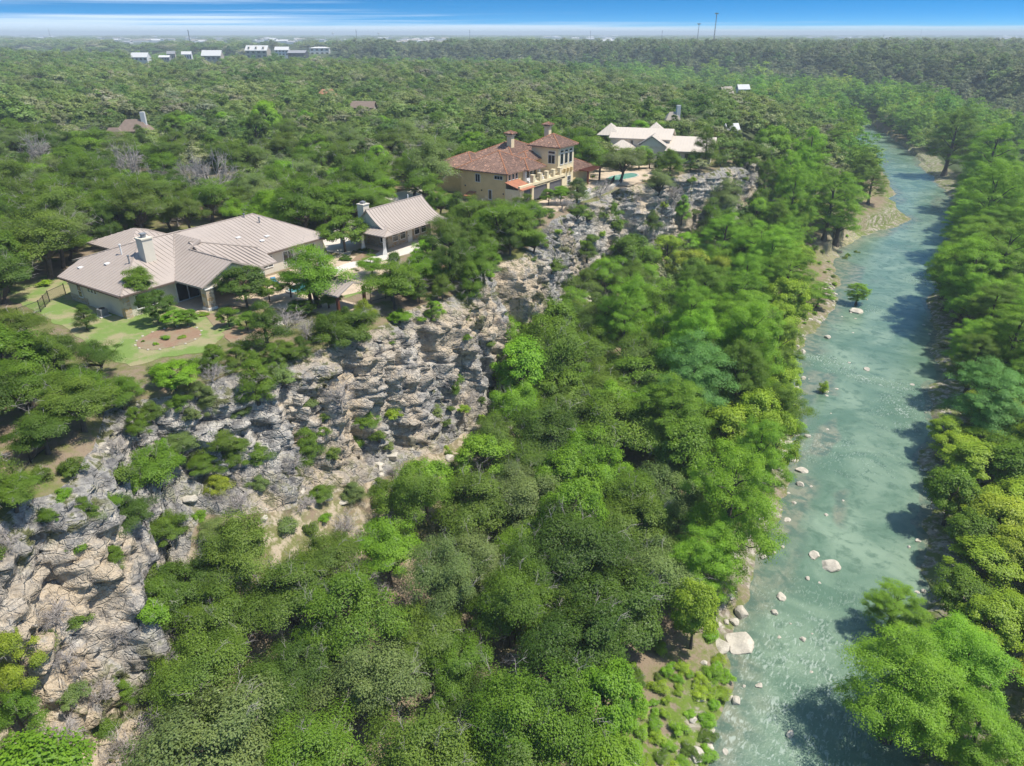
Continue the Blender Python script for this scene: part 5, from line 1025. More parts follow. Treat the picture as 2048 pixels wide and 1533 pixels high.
def fill_face(n, seed):
    rng = np.random.RandomState(seed); c0, c1 = CC; R_ = np.where((GY[:, c0] > -26) & (GY[:, c0] < 186))[0]
    for _ in range(n):
        i = R_[rng.randint(len(R_))]; j = rng.randint(c0 + 2, c1 + 10); x, y, z = GX[i, j], GY[i, j], GZ[i, j]
        a = np.array([GX[i, j + 1] - GX[i, j - 1], GY[i, j + 1] - GY[i, j - 1], GZ[i, j + 1] - GZ[i, j - 1]]); b = np.array([GX[i + 1, j] - GX[i - 1, j], GY[i + 1, j] - GY[i - 1, j], GZ[i + 1, j] - GZ[i - 1, j]]); nz = np.cross(a, b); nz = nz[2] / (np.linalg.norm(nz) + 1e-9)
        q = (j - c0) / (c1 - c0); n_ = float(vn(x / 5.0, y / 6.0, z / 5.0, 88)) + (.5 if y > 74 else (.42 if y < 31 else 0)) + (.25 if q > .8 else 0) - (.5 if 60 < y < 73 else 0) - (.25 if 34 < y < 56 else 0)
        if nz < (.12 if y > 74 or y < 31 else .25) or n_ < -.05 or not in_view(x, y, z): continue
        o = pick(rng, [(4, 'shrub', (.7, 1.7), 'olive'), (3, 'shrub', (.7, 1.6), 'mid green'), (3, 'shrub', (.8, 1.7), 'grey green'), (1.6, 'shrub', (.7, 1.4), 'fresh green'), (3.0, 'dead', (.9, 1.7), 'grey'), (1.6, 'juniper', (1.0, 2.0), 'mid green'), (.8, 'shrub', (.6, 1.2), 'yellow green')])
        r = rng.uniform(*o[2]) * (1.5 if y > 74 else (1.25 if y < 31 else 1))
        if not fits(x, y, r, (.48 if y < 31 else .62) if q < 1 else .7): continue
        settle(x, y, r); add_tree(o[1], x, y, r, o[3], None, rng.uniform(.8, 1.1), z - .1)
fill_face(6500, 114)
fill(5000, 104, -20, 32, -25, 185, rule_face, .72)
CLEAR = SAVE
CLEAR = SAVE[:5]
fill(5000, 105, -32, 12, -20, 170, rule_rim, .62)
CLEAR = [c for c in SAVE if c[1] == 600]
fill(700, 106, 20, 66, -10, 200, rule_bank, .8)
fill(420, 107, 33, 46, 2, 34, rule_bank, .5)
CLEAR = SAVE

# at most 300 of a kind stand as things of their own (those that show largest); the rest belongs to the wood
def shown(t): return t['r'] / float(proj(t['x'], t['y'], t['z'])[2])
REST = []
for kd in list(PROTO):
    L = sorted([t for t in TREES[HAND:] if t['kind'] == kd], key=shown, reverse=True); keep = 300 - sum(t['kind'] == kd for t in TREES[:HAND])
    for t in L[keep:]: t['drop'] = True; REST.append(t)
TREES = [t for t in TREES if not t.get('drop')]
print('TREES', {k: sum(t['kind'] == k for t in TREES) for k in PROTO}, 'rest', len(REST))
prng = np.random.RandomState(55)
def plant(t):
    pv = PROTO[t['kind']]; cm, tm = pv[prng.randint(len(pv))]; k = t['r'] / PR[t['kind']]; nm, cat = NAMES[t['kind']]
    root = thing(nm, t['label'], cat, (t['x'], t['y'], t['z']), prng.uniform(0, 6.28), t.get('group'), (k * prng.uniform(.86, 1.14), k * prng.uniform(.86, 1.14), k * t['hs']))
    tr = link('stems' if t['kind'] == 'shrub' else ('branches' if t['kind'] == 'dead' else 'trunk'), tm, root)
    if cm:
        c = link('foliage' if t['kind'] == 'shrub' else 'crown', cm, root); b = TINT[t['tint']]; j = prng.uniform(.88, 1.12); w = prng.uniform(.94, 1.06)
        c.color = (b[0] * j * w, b[1] * j, b[2] * j * w, 1)

# ------------------------------------------------------------------ yards, pools, paths
Z0 = 22.0
sheet('lawn', PP([(150, 668), (215, 715), (262, 735), (330, 715), (410, 705), (460, 660), (500, 628), (425, 615), (340, 600), (250, 600), (190, 600), (130, 560), (60, 545), (0, 545), (0, 590), (70, 625)]), Z0 + .03, 'lawn', jitter=.3)
sheet('lawn', PP([(655, 560), (690, 535), (770, 512), (800, 540), (740, 580), (690, 600)]), Z0 + .03, 'lawn', jitter=.3); sheet('lawn', PP([(750, 412), (800, 385), (868, 380), (880, 400), (800, 420)]), Z0 + .03, 'lawn', jitter=.4)
sheet('patio', [(-24.5, 36.6), (-24.5, 53.0), (-14.0, 54.0), (-9.5, 45.0), (-11.0, 38.5), (-13, 33), (-19.6, 30)], Z0 + .05, 'paving', jitter=.12)
sheet('driveway', PP([(640, 470), (672, 455), (712, 492), (700, 510), (655, 505)]), Z0 + .06, 'concrete'); sheet('driveway', PP([(700, 398), (770, 392), (845, 372), (850, 388), (770, 412)]), Z0 + .05, 'concrete'); sheet('red_dirt', PP([(690, 392), (760, 380), (840, 362), (845, 371), (765, 391)]), Z0 + .04, 'mulch', jitter=.4)
sheet('road', PP([(785, 292), (815, 276), (872, 262), (885, 272), (840, 292), (800, 302)]), Z0 + .06, 'asphalt'); sheet('footpath', PP([(640, 548), (690, 529), (770, 508), (880, 482), (884, 490), (775, 520), (695, 540), (650, 560)]), Z0 + .08, 'concrete')
sheet('mulch_bed', [(pix(338, 677, Z0)[0] + 2.9 * math.cos(a) * (1 + .1 * math.sin(3 * a)), pix(338, 677, Z0)[1] + 3.3 * math.sin(a)) for a in np.linspace(0, 6.283, 25)[:-1]], Z0 + .06, 'mulch', jitter=.08)
sheet('mulch_bed', PP([(395, 620), (440, 632), (455, 650), (430, 660), (420, 640)]), Z0 + .07, 'mulch', jitter=.1); sheet('mulch_bed', PP([(700, 525), (735, 498), (760, 503), (730, 522)]), Z0 + .09, 'mulch', jitter=.1)
sheet('forecourt', [(-19.2, 93), (-12.2, 92), (-12.6, 103), (-14.6, 113), (-19.2, 113)], Z0 + .04, 'paving', jitter=.2); sheet('footpath', [(-20.2, 117.5), (-17.6, 112), (-15.9, 112), (-18.0, 126), (-21, 131), (-24, 140), (-28, 140), (-27, 130)], Z0 + .07, 'paving', jitter=.15); sheet('lawn', [(-16.2, 114), (-14.3, 112.5), (-14.8, 127), (-17.0, 126)], Z0 + .1, 'lawn', jitter=.15)
sheet('terrace', [(-19.6, 126), (-12.0, 124), (-10.5, 140), (-14, 152), (-26, 152), (-27, 136)], Z0 + .05, 'paving', jitter=.2)
def pool(name, label, cx, cy, rx, ry, m):
    t = thing(name, label, 'pool', (cx, cy, Z0 + .06)); P = [(rx * (1 + .22 * math.sin(2 * a)) * math.cos(a), ry * math.sin(a)) for a in np.linspace(0, 6.283, 29)[:-1]]
    b = MB(); b.prism(P, -.2, .06); b.build('water', M[m], t)
    b = MB(); n = len(P); Q = [(x * 1.14, y * 1.12) for x, y in P]; b.add([(x, y, z) for z in (-.2, .12) for x, y in P] + [(x, y, z) for z in (-.2, .12) for x, y in Q], [(n + i, n + (i + 1) % n, 3 * n + (i + 1) % n, 3 * n + i) for i in range(n)] + [(i, n + i, n + (i + 1) % n, (i + 1) % n)[::-1] for i in range(n)] + [(2 * n + i, 3 * n + i, 3 * n + (i + 1) % n, 2 * n + (i + 1) % n)[::-1] for i in range(n)]); b.build('coping', M['limestone'], t)
pool('swimming_pool', 'blue swimming pool glimpsed through the fresh green oak by the ranch house', -16.9, 40.6, 1.6, 3.4, 'pool_water'); pool('swimming_pool', 'green swimming pool on the terrace beyond the mansion pergola', -17.0, 132.5, 2.2, 5.2, 'pool_water_green')
def lounger(x, y, rz, label, m):
    t = thing('sun_lounger', label, 'lounger', (x, y, Z0 + .06), rz); b = MB(); b.box(-.32, .32, -.95, .35, .28, .38); b.build('seat', M[m], t)
    b = MB(); b.add([(-.32, .35, .30), (.32, .35, .30), (.32, .95, .72), (-.32, .95, .72), (-.32, .35, .38), (.32, .35, .38), (.32, .92, .8), (-.32, .92, .8)], [(0, 3, 2, 1), (4, 5, 6, 7), (0, 1, 5, 4), (1, 2, 6, 5), (2, 3, 7, 6), (3, 0, 4, 7)]); b.build('backrest', M[m], t)
    for sx in (-.27, .27):
        for sy in (-.8, .3): b = MB(); b.box(sx - .03, sx + .03, sy - .03, sy + .03, 0, .28); b.build('leg', M['white_trim'], t)
lounger(-20.9, 38.2, R(70), 'blue sun lounger on the ranch house patio, nearer the patio gable', 'blue'); lounger(-21.2, 44.0, R(85), 'blue sun lounger beside the long ranch house wing', 'blue'); lounger(-20.9, 46.4, R(80), 'white sun lounger beside the long ranch house wing', 'white_trim')
def planter(x, y, z, rz):
    t = thing('planter', 'white rectangular planter at the end of the lawn strip below the mansion tower', 'planter', (x, y, z), rz); b = MB(); b.box(-1.1, 1.1, -2.0, -1.8, -.3, 1.0); b.box(-1.1, 1.1, 1.8, 2.0, -.3, 1.0); b.box(-1.1, -.9, -1.8, 1.8, -.3, 1.0); b.box(.9, 1.1, -1.8, 1.8, -.3, 1.0); b.build('box', M['white_trim'], t); b = MB(); b.box(-.9, .9, -1.8, 1.8, -.2, .85); b.build('soil', M['mulch'], t)
planter(-15.4, 110.4, 22, R(6))
def ledge_wall(name, label, pts, h, th, m, cat='wall'):
    b = MB()
    for (x0, y0), (x1, y1) in zip(pts[:-1], pts[1:]):
        d = Vector((x1 - x0, y1 - y0, 0)).normalized(); n = Vector((-d.y, d.x, 0)) * th * .5
        b.prism([(x0 + n.x, y0 + n.y), (x0 - n.x, y0 - n.y), (x1 - n.x, y1 - n.y), (x1 + n.x, y1 + n.y)], 21.4, 22 + h)
    t = b.build(name, M[m]); tag(t, label, cat)
ledge_wall('garden_wall', 'grey garden wall between the pool house and the mansion', PP([(870, 415), (892, 418), (928, 424), (960, 432)]), 1.7, .25, 'grey_stone'); ledge_wall('rim_wall', 'low pale stone wall along the rim below the mansion lawn strip', [(-13.0, 103), (-13.6, 112), (-14.2, 121), (-15.2, 128)], .35, .9, 'limestone'); ledge_wall('stone_wall', 'grey stone wall half hidden in the wood at the far left', PP([(42, 418), (66, 410), (90, 408)]), 1.6, .4, 'grey_stone')
def fence(label, pts, h=1.35, gap=1.9, zf=None):
    x0, y0 = pts[0]; zz = lambda x, y: float(height(x, y)) if zf is None else zf
    t = thing('iron_fence', label, 'fence', (x0, y0, zz(x0, y0)))
    for (xa, ya), (xb, yb) in zip(pts[:-1], pts[1:]):
        L = math.hypot(xb - xa, yb - ya); n = max(1, round(L / gap))
        for i in range(n):
            P = [(xa + (xb - xa) * u / n, ya + (yb - ya) * u / n) for u in (i, i + 1)]; Q = [Vector((x - x0, y - y0, zz(x, y) - t.location.z)) for x, y in P]; d = Q[1] - Q[0]
            b = MB(); b.tube([Q[0] - Vector((0, 0, .3)), Q[0] + Vector((0, 0, h + .12))], .055, 4); b.build('post', M['dark'], t)
            b = MB(); b.tube([Q[0] + Vector((0, 0, h)), Q[1] + Vector((0, 0, h))], .03, 4); b.tube([Q[0] + Vector((0, 0, .2)), Q[1] + Vector((0, 0, .2))], .03, 4); k = int(L / n / .13)
            for j in range(1, k): p = Q[0] + d * (j / k); b.tube([p + Vector((0, 0, .2)), p + Vector((0, 0, h))], .012, 3)
            b.build('picket_panel', M['dark'], t)
fence('black iron fence across the lawn left of the ranch house', PP([(132, 590), (100, 605), (82, 625), (40, 640), (0, 648)])); fence('black iron fence around the dark gravel terrace at the left photo edge', PP([(98, 896), (62, 925), (32, 962), (0, 992)])); fence('black iron fence along the rim between the pavilion and the rock promontory', PP([(742, 606), (800, 590), (868, 582)])); fence('black iron fence crossing the red earth above the rock promontory', PP([(876, 552), (905, 540), (925, 522)])); fence('black iron fence along the lawn strip below the mansion tower', [(-13.9, 113), (-14.5, 121), (-16.4, 127)])
sheet('gravel_terrace', PP([(0, 912), (60, 895), (92, 893), (60, 925), (30, 960), (0, 985)]), 22.06, 'mulch', jitter=.2)
sheet('red_earth', PP([(880, 540), (925, 520), (950, 500), (935, 480), (900, 500), (870, 535)]), 22.05, 'mulch', jitter=.35); sheet('red_earth', PP([(440, 665), (500, 650), (560, 660), (520, 690), (460, 690)]), 22.05, 'mulch', jitter=.4)

# ------------------------------------------------------------------ boulders
def rock_mesh(seed, flat=.6):
    import bmesh
    rng = np.random.RandomState(seed); bm = bmesh.new(); bmesh.ops.create_icosphere(bm, subdivisions=4, radius=1.0); V = np.array([v.co[:] for v in bm.verts])
    pl = rng.normal(size=(15, 3)); pl /= np.linalg.norm(pl, axis=1, keepdims=True); dd = rng.uniform(.55, .92, 15)
    for p, d in zip(pl, dd): k = np.maximum(0, V @ p - d); V = V - k[:, None] * p
    V = V * np.array([1, .8, flat]) * (1 + .05 * vn(V[:, 0] * 4 + seed, V[:, 1] * 4, V[:, 2] * 4, seed))[:, None]
    for v, c in zip(bm.verts, V): v.co = c
    me = bpy.data.meshes.new('boulder'); bm.to_mesh(me); bm.free(); me.materials.append(M['limestone']); return me
ROCK = [rock_mesh(s, f) for s, f in ((1, .6), (2, .45), (3, .75), (4, .35), (5, .55))]
def boulder(x, y, z, r, label, group=None, k=None):
    o = link('boulder', ROCK[prng.randint(5) if k is None else k]); o.location = (x, y, z); o.scale = (r, r, r); o.rotation_euler = (prng.uniform(-.2, .2), prng.uniform(-.2, .2), prng.uniform(0, 6.28)); tag(o, label, 'rock', group)
for px, py, w, k, lb in ((1663, 1132, 44, 3, 'large flat white boulder with a tuft of grass in the river'), (1630, 1110, 27, 1, 'white boulder just upstream of the large flat one in the river'), (1606, 1278, 14, 0, 'small white boulder alone in mid river'), (1580, 1467, 21, 2, 'round white boulder in the lower rapids'), (1562, 1192, 24, 1, 'low pale boulder off the left bank near the grass tufts'), (1550, 1224, 17, 0, 'pale boulder below the low one off the left bank'),
     (1484, 1226, 36, 2, 'big grey boulder on the left bank below the yellow green tree'), (1468, 1242, 24, 0, 'smaller grey boulder against the big one on the left bank'), (1478, 1283, 70, 3, 'broad flat limestone slab at the left water edge'), (1442, 1293, 44, 3, 'second limestone slab, left of the broad one at the water edge'), (1394, 1512, 40, 0, 'tall pale boulder at the bottom photo edge, left bank'), (1417, 1497, 30, 1, 'pale boulder right of the tall one at the bottom photo edge'), (1385, 1442, 20, 2, 'pale boulder on the grassy left bank above the bottom pair'), (1425, 1460, 16, 0, 'small pale boulder in the water above the bottom pair'),
     (1604, 941, 24, 1, 'pale boulder in the shallows below the larger round bush'), (1590, 920, 15, 1, 'small pale boulder above the one in the shallows below the larger bush'), (1578, 884, 18, 3, 'flat pale boulder beneath the larger round bush'), (1735, 738, 16, 1, 'small boulder with weeds in mid river above the rapids'), (1714, 622, 30, 3, 'rock islet under the small river cypress'), (1655, 674, 15, 0, 'white boulder at the left bank below the rock islet'), (1594, 742, 14, 2, 'white boulder left of the rapids, nearer the bank'), (1607, 756, 12, 0, 'white boulder left of the rapids, lower of two'),
     (1252, 1518, 74, 3, 'big pale slab in the clearing at the bottom photo edge'), (1215, 1490, 30, 2, 'pale rock left of the big slab at the bottom photo edge'), (1540, 1102, 20, 1, 'pale boulder under the overhang of the bright cypress'), (1648, 780, 20, 3, 'rock beneath the lone round bush in the river'), (1588, 866, 26, 3, 'rock shelf beneath the larger round bush'), (345, 1185, 34, 2, 'tan block below the near rock face'), (300, 1215, 42, 0, 'tan block leaning on the foot of the near rock face'), (380, 1172, 28, 1, 'flat tan block right of the leaning ones under the near rock face'), (565, 735, 44, 3, 'grey limestone ledge rock on the rim below the lawn')):
    x, y, Z = pix(px, py, .15); 
    for _ in range(6): x, y, Z = pix(px, py, max(.15, float(height(x, y))))
    boulder(x, y, max(.05, float(height(x, y))), w * .5 / FPX * Z * 1.08, lb, None, k)
br = np.random.RandomState(909)
for n_, rule, lb, gp in ((95, 0, 'pale limestone rock among the many along the left water edge', 'rocks along the left water edge'), (60, 1, 'pale rock among the many along the right water edge', 'rocks along the right water edge'), (70, 2, 'tan rock in the scree under the cliff', 'rocks in the scree under the cliff'), (26, 3, 'pale stone breaking the water in the riffles', 'stones in the riffles')):
    c = 0
    while c < n_:
        y = br.uniform(12, 150) if rule != 2 else br.uniform(-20, 100); yy = np.array([y])
        if rule == 0: x = f_xl(yy)[0] + br.normal() * 1.5 - .4; r = br.uniform(.14, .6) * (1.5 if br.rand() < .12 else 1)
        elif rule == 1: x = f_xr(yy)[0] + br.normal() * 1.2; r = br.uniform(.12, .45)
        elif rule == 2: x = f_e(yy)[0] + itp(yy, T_W)[0] + br.uniform(-.5, 5); r = br.uniform(.25, .9)
        else: x = f_xl(yy)[0] + br.uniform(2, 9); r = br.uniform(.14, .4)
        z = float(height(x, y)); c += 1; boulder(x, y, max(z, -.02), r, lb, gp)
for i in range(16):
    a = i * .393; x, y, _ = pix(338, 677, Z0); boulder(x + 2.95 * math.cos(a), y + 3.35 * math.sin(a), 22.06, .17, 'edging stone around the round mulch bed', 'edging stones of the mulch bed')

# ------------------------------------------------------------------ the woods beyond, too many to count
def stuff(name, P, sc, protos, label):
    """one object: a cloud of points, each carrying a tree"""
    P = np.asarray(P, np.float32); me = bpy.data.meshes.new(name); me.vertices.add(len(P)); me.vertices.foreach_set('co', P.ravel())
    me.attributes.new('tsize', 'FLOAT_VECTOR', 'POINT').data.foreach_set('vector', np.asarray(sc, np.float32).ravel())
    rt = np.zeros((len(P), 3), np.float32); rt[:, 2] = prng.uniform(0, 6.28, len(P)); me.attributes.new('trot', 'FLOAT_VECTOR', 'POINT').data.foreach_set('vector', rt.ravel())
    o = link(name, me); o['kind'] = 'stuff'; o['label'] = label; o['category'] = 'woods'
    c = bpy.data.collections.new(name + '_trees')
    for i, (cm, tm) in enumerate(protos):
        q = bpy.data.objects.new('tree', cm); c.objects.link(q)
    g = bpy.data.node_groups.new(name, 'GeometryNodeTree'); g.interface.new_socket('Geometry', in_out='INPUT', socket_type='NodeSocketGeometry'); g.interface.new_socket('Geometry', in_out='OUTPUT', socket_type='NodeSocketGeometry')
    N = g.nodes.new; L = g.links.new; i_, o_ = N('NodeGroupInput'), N('NodeGroupOutput'); ci = N('GeometryNodeCollectionInfo'); ci.inputs['Collection'].default_value = c; ci.inputs['Separate Children'].default_value = True; ci.inputs['Reset Children'].default_value = True
    ip = N('GeometryNodeInstanceOnPoints'); ip.inputs['Pick Instance'].default_value = True; L(i_.outputs[0], ip.inputs['Points']); L(ci.outputs[0], ip.inputs['Instance'])
    for nm, sk in (('tsize', 'Scale'), ('trot', 'Rotation')):
        a = N('GeometryNodeInputNamedAttribute'); a.data_type = 'FLOAT_VECTOR'; a.inputs['Name'].default_value = nm; L(a.outputs['Attribute'], ip.inputs[sk])
    L(ip.outputs[0], o_.inputs[0]); m = o.modifiers.new('woods', 'NODES'); m.node_group = g; return o
DENSE = 1.0
MIDP = [oak(61 + i, 4.6, 7.4, 40, 46, .62, .62, 'far_leaf', 0, 1.35) for i in range(4)]
CYPP = [cypress(71 + i, 6, 14, 11, 26, .75, 'far_cypress', 1.3, .24, .6) for i in range(3)]
BLUP = [oak(81 + i, 4.2, 8.2, 34, 34, .72, .8, 'far_bluff', 0, 1.3) for i in range(3)]
FARP = [oak(91 + i, 4.8, 6.6, 24, 18, 1.15, .55, 'far_leaf', 0, 1.7) for i in range(3)]
def mask_clear(P, H, RR):
    X, Y, Z = proj(P[:, 0], P[:, 1], P[:, 2] + H * .6); bad = np.zeros(len(P), bool); pr = RR * FPX / Z; hv = H * .4 * FPX / Z
    for poly, dep in CLEAR + FARCLEAR:
        q = np.array(poly); near = (Z < dep) & (X > q[:, 0].min() - 40) & (X < q[:, 0].max() + 40) & (Y > q[:, 1].min() - 40) & (Y < q[:, 1].max() + 40)
        for i in np.where(near & ~bad)[0]:
            if any(inside(X[i] + u * pr[i], Y[i] + v * hv[i], poly) for u, v in ((0, 0), (-.8, 0), (.8, 0), (0, -.9), (0, .8))): bad[i] = True
    return ~bad
HOUSES_FAR = [(283, 123, 34), (331, 122, 20), (345, 120, 15), (376, 121, 18), (427, 122, 38), (518, 117, 44), (566, 112, 27), (597, 115, 36), (641, 111, 38)]
FARCLEAR = [([(x - w * .55, y - w * .5), (x + w * .55, y - w * .5), (x + w * .55, y + 1), (x - w * .55, y + 1)], 1150) for x, y, w in HOUSES_FAR] + [([(634, 188), (642, 178), (672, 180), (678, 188)], 560), ([(700, 214), (712, 203), (748, 206), (750, 214)], 420), ([(1454, 256), (1456, 249), (1470, 249), (1472, 256)], 262), ([(1349, 230), (1350, 216), (1361, 216), (1361, 230)], 300), ([(1440, 184), (1444, 177), (1496, 168), (1498, 174), (1464, 184)], 450)]
tr_ = np.random.RandomState(77); TOWN = []
for cx, cy, sx, sy, n in ((90, 76, 110, 4, 22), (270, 84, 55, 7, 20), (400, 85, 50, 6, 10), (560, 87, 70, 6, 20), (830, 86, 75, 8, 26), (1150, 79, 80, 5, 18), (1211, 84, 10, 3, 5), (1690, 79, 100, 4, 16), (2010, 80, 30, 4, 9)):
    for i in range(n):
        px, py = cx + tr_.normal() * sx * .6, max(74.5, cy + tr_.normal() * sy * .5); x, y, Z = pix(px, py, 22)
        w = tr_.uniform(6, 13) * (1 + Z / 6000) * (1.5 if i == 0 else 1); h = tr_.uniform(4.5, 8) * (1 + Z / 9000)
        TOWN.append((x, y, Z, px, py, w, h, tr_.uniform(2, 4), ('far_white', 'far_tan', 'far_white')[tr_.randint(3)], ('far_white', 'far_tan', 'far_grey', 'far_white')[tr_.randint(4)], tr_.uniform(-.5, .5)))
        q = w * FPX / Z; v = (h + 3) * FPX / Z; FARCLEAR.append(([(px - q, py - v), (px + q, py - v), (px + q, py - v * .25), (px - q, py - v * .25)], Z + 15))
wr = np.random.RandomState(4242)
def ring(z0, z1, sp, jit=.45):
    """jittered grid of places between two distances inside the field of view"""
    xs = np.arange(-.80, .80, 1e-9 + sp / z1); out = []
    d = z0
    while d < z1:
        w = np.arange(-.80 * d, .80 * d, sp); n = len(w); lx = w + wr.uniform(-jit, jit, n) * sp; ly = np.full(n, d) + wr.uniform(-jit, jit, n) * sp
        out.append(np.stack([lx, ly], 1)); d += sp
    q = np.concatenate(out); return np.stack([CAM[0] + q[:, 0] * _cy - q[:, 1] * _sy, CAM[1] + q[:, 0] * _sy + q[:, 1] * _cy], 1), q[:, 1]
def woods():
    mid = []; cyp = []; blu = []; far = []; DC = lambda p: river_side(p[:, 0], p[:, 1])
    for t in REST: mid.append((t['x'], t['y'], t['z'], t['r'] / 5.2, t['r'] / 5.2 * t['hs']))
    for z0, z1, sp in ((205, 420, 6.4), (420, 700, 8.0), (700, 1150, 10.5)):
        p, d = ring(z0, z1, sp); dc, sg = DC(p); hz = height(p[:, 0], p[:, 1]); XL, XR = f_xl(p[:, 1]), f_xr(p[:, 1])
        zc = proj(p[:, 0], p[:, 1], hz)[2]; lat = ((p[:, 0] - CAM[0]) * _cy + (p[:, 1] - CAM[1]) * _sy) / d; ok = (zc > np.where(p[:, 0] > XR, 326, 237)) & ~((p[:, 0] > XL - 1.5) & (p[:, 0] < XR + 1.5) & (p[:, 1] < 600)) & (dc > 9) & (hz > .2)
        ok &= ~np.array([blocked(a, b) for a, b in p])
        P3 = np.concatenate([p, hz[:, None]], 1); s = wr.uniform(.68, 1.42, len(p)) * sp / 7.2
        ok &= mask_clear(P3, 8 * s, 4.6 * s)
        for i in np.where(ok)[0]:
            row = (p[i, 0], p[i, 1], hz[i], s[i], s[i] * wr.uniform(.85, 1.15))
            if hz[i] < 9 and dc[i] < 62 and wr.rand() < .85: cyp.append((row[0], row[1], row[2], row[3] * .95, row[3] * wr.uniform(.75, 1.0)))
            elif sg[i] > 0 and dc[i] > 50 and p[i, 1] > 250 and lat[i] > -.34: blu.append(row)
            else: mid.append(row)
    for z0, z1, sp in ((1150, 2400, 20), (2400, 5200, 46), (5200, 12500, 120)):
        p, d = ring(z0, z1, sp); hz = height(p[:, 0], p[:, 1]); s = wr.uniform(.7, 1.25, len(p)) * sp / 8.0; k = min(1, 9.5 / (6.6 * sp / 8)) if sp > 12 else 1
        ok = np.ones(len(p), bool)
        ok = mask_clear(np.concatenate([p, hz[:, None]], 1), 7 * s * k, 3.4 * s)
        if z0 < 2400:
            dc, sg = DC(p); lat = ((p[:, 0] - CAM[0]) * _cy + (p[:, 1] - CAM[1]) * _sy) / d
            b = (sg > 0) & (dc < 300) & ok & (lat > -.34)
            for i in np.where(b)[0]: blu.append((p[i, 0], p[i, 1], hz[i], s[i], s[i] * max(k, .5) * wr.uniform(.8, 1.2)))
            ok &= ~b
        for i in np.where(ok)[0]: far.append((p[i, 0], p[i, 1], hz[i] - .5, s[i], s[i] * k * wr.uniform(.7, 1.35)))
    for nm, L, pr, lb in (('woodland', mid, MIDP, 'olive and green oak wood covering the plateau behind the houses'), ('riverside_trees', cyp, CYPP, 'bright green trees lining the far reach of the river'), ('bluff_woods', blu, BLUP, 'dull grey green woods on the far bluff across the river bend'), ('distant_woods', far, FARP, 'hazy green woods running out to the horizon')):
        A = np.array(L); print(nm, len(A)); stuff(nm, A[:, :3], np.stack([A[:, 3], A[:, 3], A[:, 4]], 1), pr, lb)
woods()

# ------------------------------------------------------------------ far houses, poles, masts, town
M['far_white'] = plain('white_far_wall', (0.60, 0.59, 0.57), .8, .05); M['far_tan'] = plain('tan_far_wall', (0.38, 0.33, 0.27), .8, .06); M['far_grey'] = plain('grey_far_roof', (0.30, 0.30, 0.31), .7, .08); M['far_brown'] = plain('brown_shingle', (0.22, 0.165, 0.13), .85, .15); M['far_tile'] = plain('orange_tile', (0.40, 0.20, 0.12), .85, .15); M['far_dark'] = plain('dark_far_wall', (.06, .06, .065), .7, .1)
def gable(b, w, d, ze, zr, o=.5, mi=0):
    roof_plane(b, [(-w - o, -d - o, ze), (w + o, -d - o, ze), (w + o, 0, zr), (-w - o, 0, zr)], .25, mi); roof_plane(b, [(-w - o, 0, zr), (w + o, 0, zr), (w + o, d + o, ze), (-w - o, d + o, ze)], .25, mi)
def small_house(name, label, px, py, wpx, z, wall, roof, h=5.5, rise=3.0, dep=.55, yaw=0.0, chim=False, wins=4, storeys=1, hipped=False, dormers=0, group=None):
    x, y, Z = pix(px, py, z if name == 'bluff_house' else z + h + rise * .5); w = wpx * .5 / FPX * Z; d = w * dep
    t = thing(name, label, 'house', (x, y, z), R(YAW) + yaw, group)
    b = MB(); b.box(-w, w, -d, d, -3, h); gz = [(-w, -d, h), (-w, d, h), (-w, 0, h + rise - .2)]
    if not hipped:
        for sx in (-w + .02, w - .02): b.add([(sx, -d, h), (sx, d, h), (sx, 0, h + rise - .2)], [(0, 1, 2) if sx > 0 else (0, 2, 1)])
    b.build('wall', M[wall], t); r = MB()
    if hipped: hip(r, -w - .5, w + .5, -d - .5, d + .5, h, h + rise, None, .25, False)
    else: gable(r, w, d, h + .1, h + rise)
    ro = r.build('roof', M[roof], t)
    for i in range(dormers):
        c = MB(); xx = -w + (i + .5) * 2 * w / dormers; c.box(xx - .9, xx + .9, -d * .85, -d * .2, h + .4, h + rise * .75); c.build('dormer', M[wall], ro)
    for st in range(storeys):
        for i in range(wins):
            xx = -w + (i + .5) * 2 * w / wins; c = MB(); v = st * h / storeys; c.box(xx - w / wins * .5, xx + w / wins * .5, -d - .08, -d, v + h / storeys * .3, v + h / storeys * .8); c.build('window', M['glass'], t)
    if chim: c = MB(); c.box(w * .55, w * .55 + 1.2, -.6, .6, h, h + rise + 1.9); c.build('chimney', M['far_white'], t)
    return t
for (px, py, w), (wl, rf, h, ri, st, hp, dm, lb) in zip(HOUSES_FAR, (('far_white', 'far_white', 4, 4.5, 1, False, 0, 'white arched roof house at the left end of the far bluff row'), ('far_grey', 'far_white', 3.5, 2, 1, False, 0, 'low shed roofed house right of the leftmost white one on the far bluff'), ('far_tan', 'far_grey', 6, 3, 1, False, 0, 'small grey gabled house on the far bluff, left of the tall pole'), ('far_white', 'far_white', 6, 3, 1, False, 0, 'small white house on the far bluff just below the tall pole'), ('far_tan', 'far_white', 5, 5.5, 1, False, 0, 'long house with a pale metal roof on the far bluff'),
     ('far_tan', 'far_white', 8.5, 5.5, 2, False, 3, 'large white roofed house with dormers on the far bluff'), ('far_white', 'far_white', 7, 4, 2, False, 0, 'white two storey house right of the dormered one on the far bluff'), ('far_dark', 'far_grey', 5, 3, 1, False, 0, 'dark low house between two white ones on the far bluff'), ('far_white', 'far_white', 9, 1.5, 2, True, 0, 'white flat roofed house at the right end of the far bluff row'))):
    small_house('bluff_house', lb, px, py, w, 24.5, wl, rf, h, ri, .5, random.uniform(-.2, .2), False, 4, st, hp, dm)
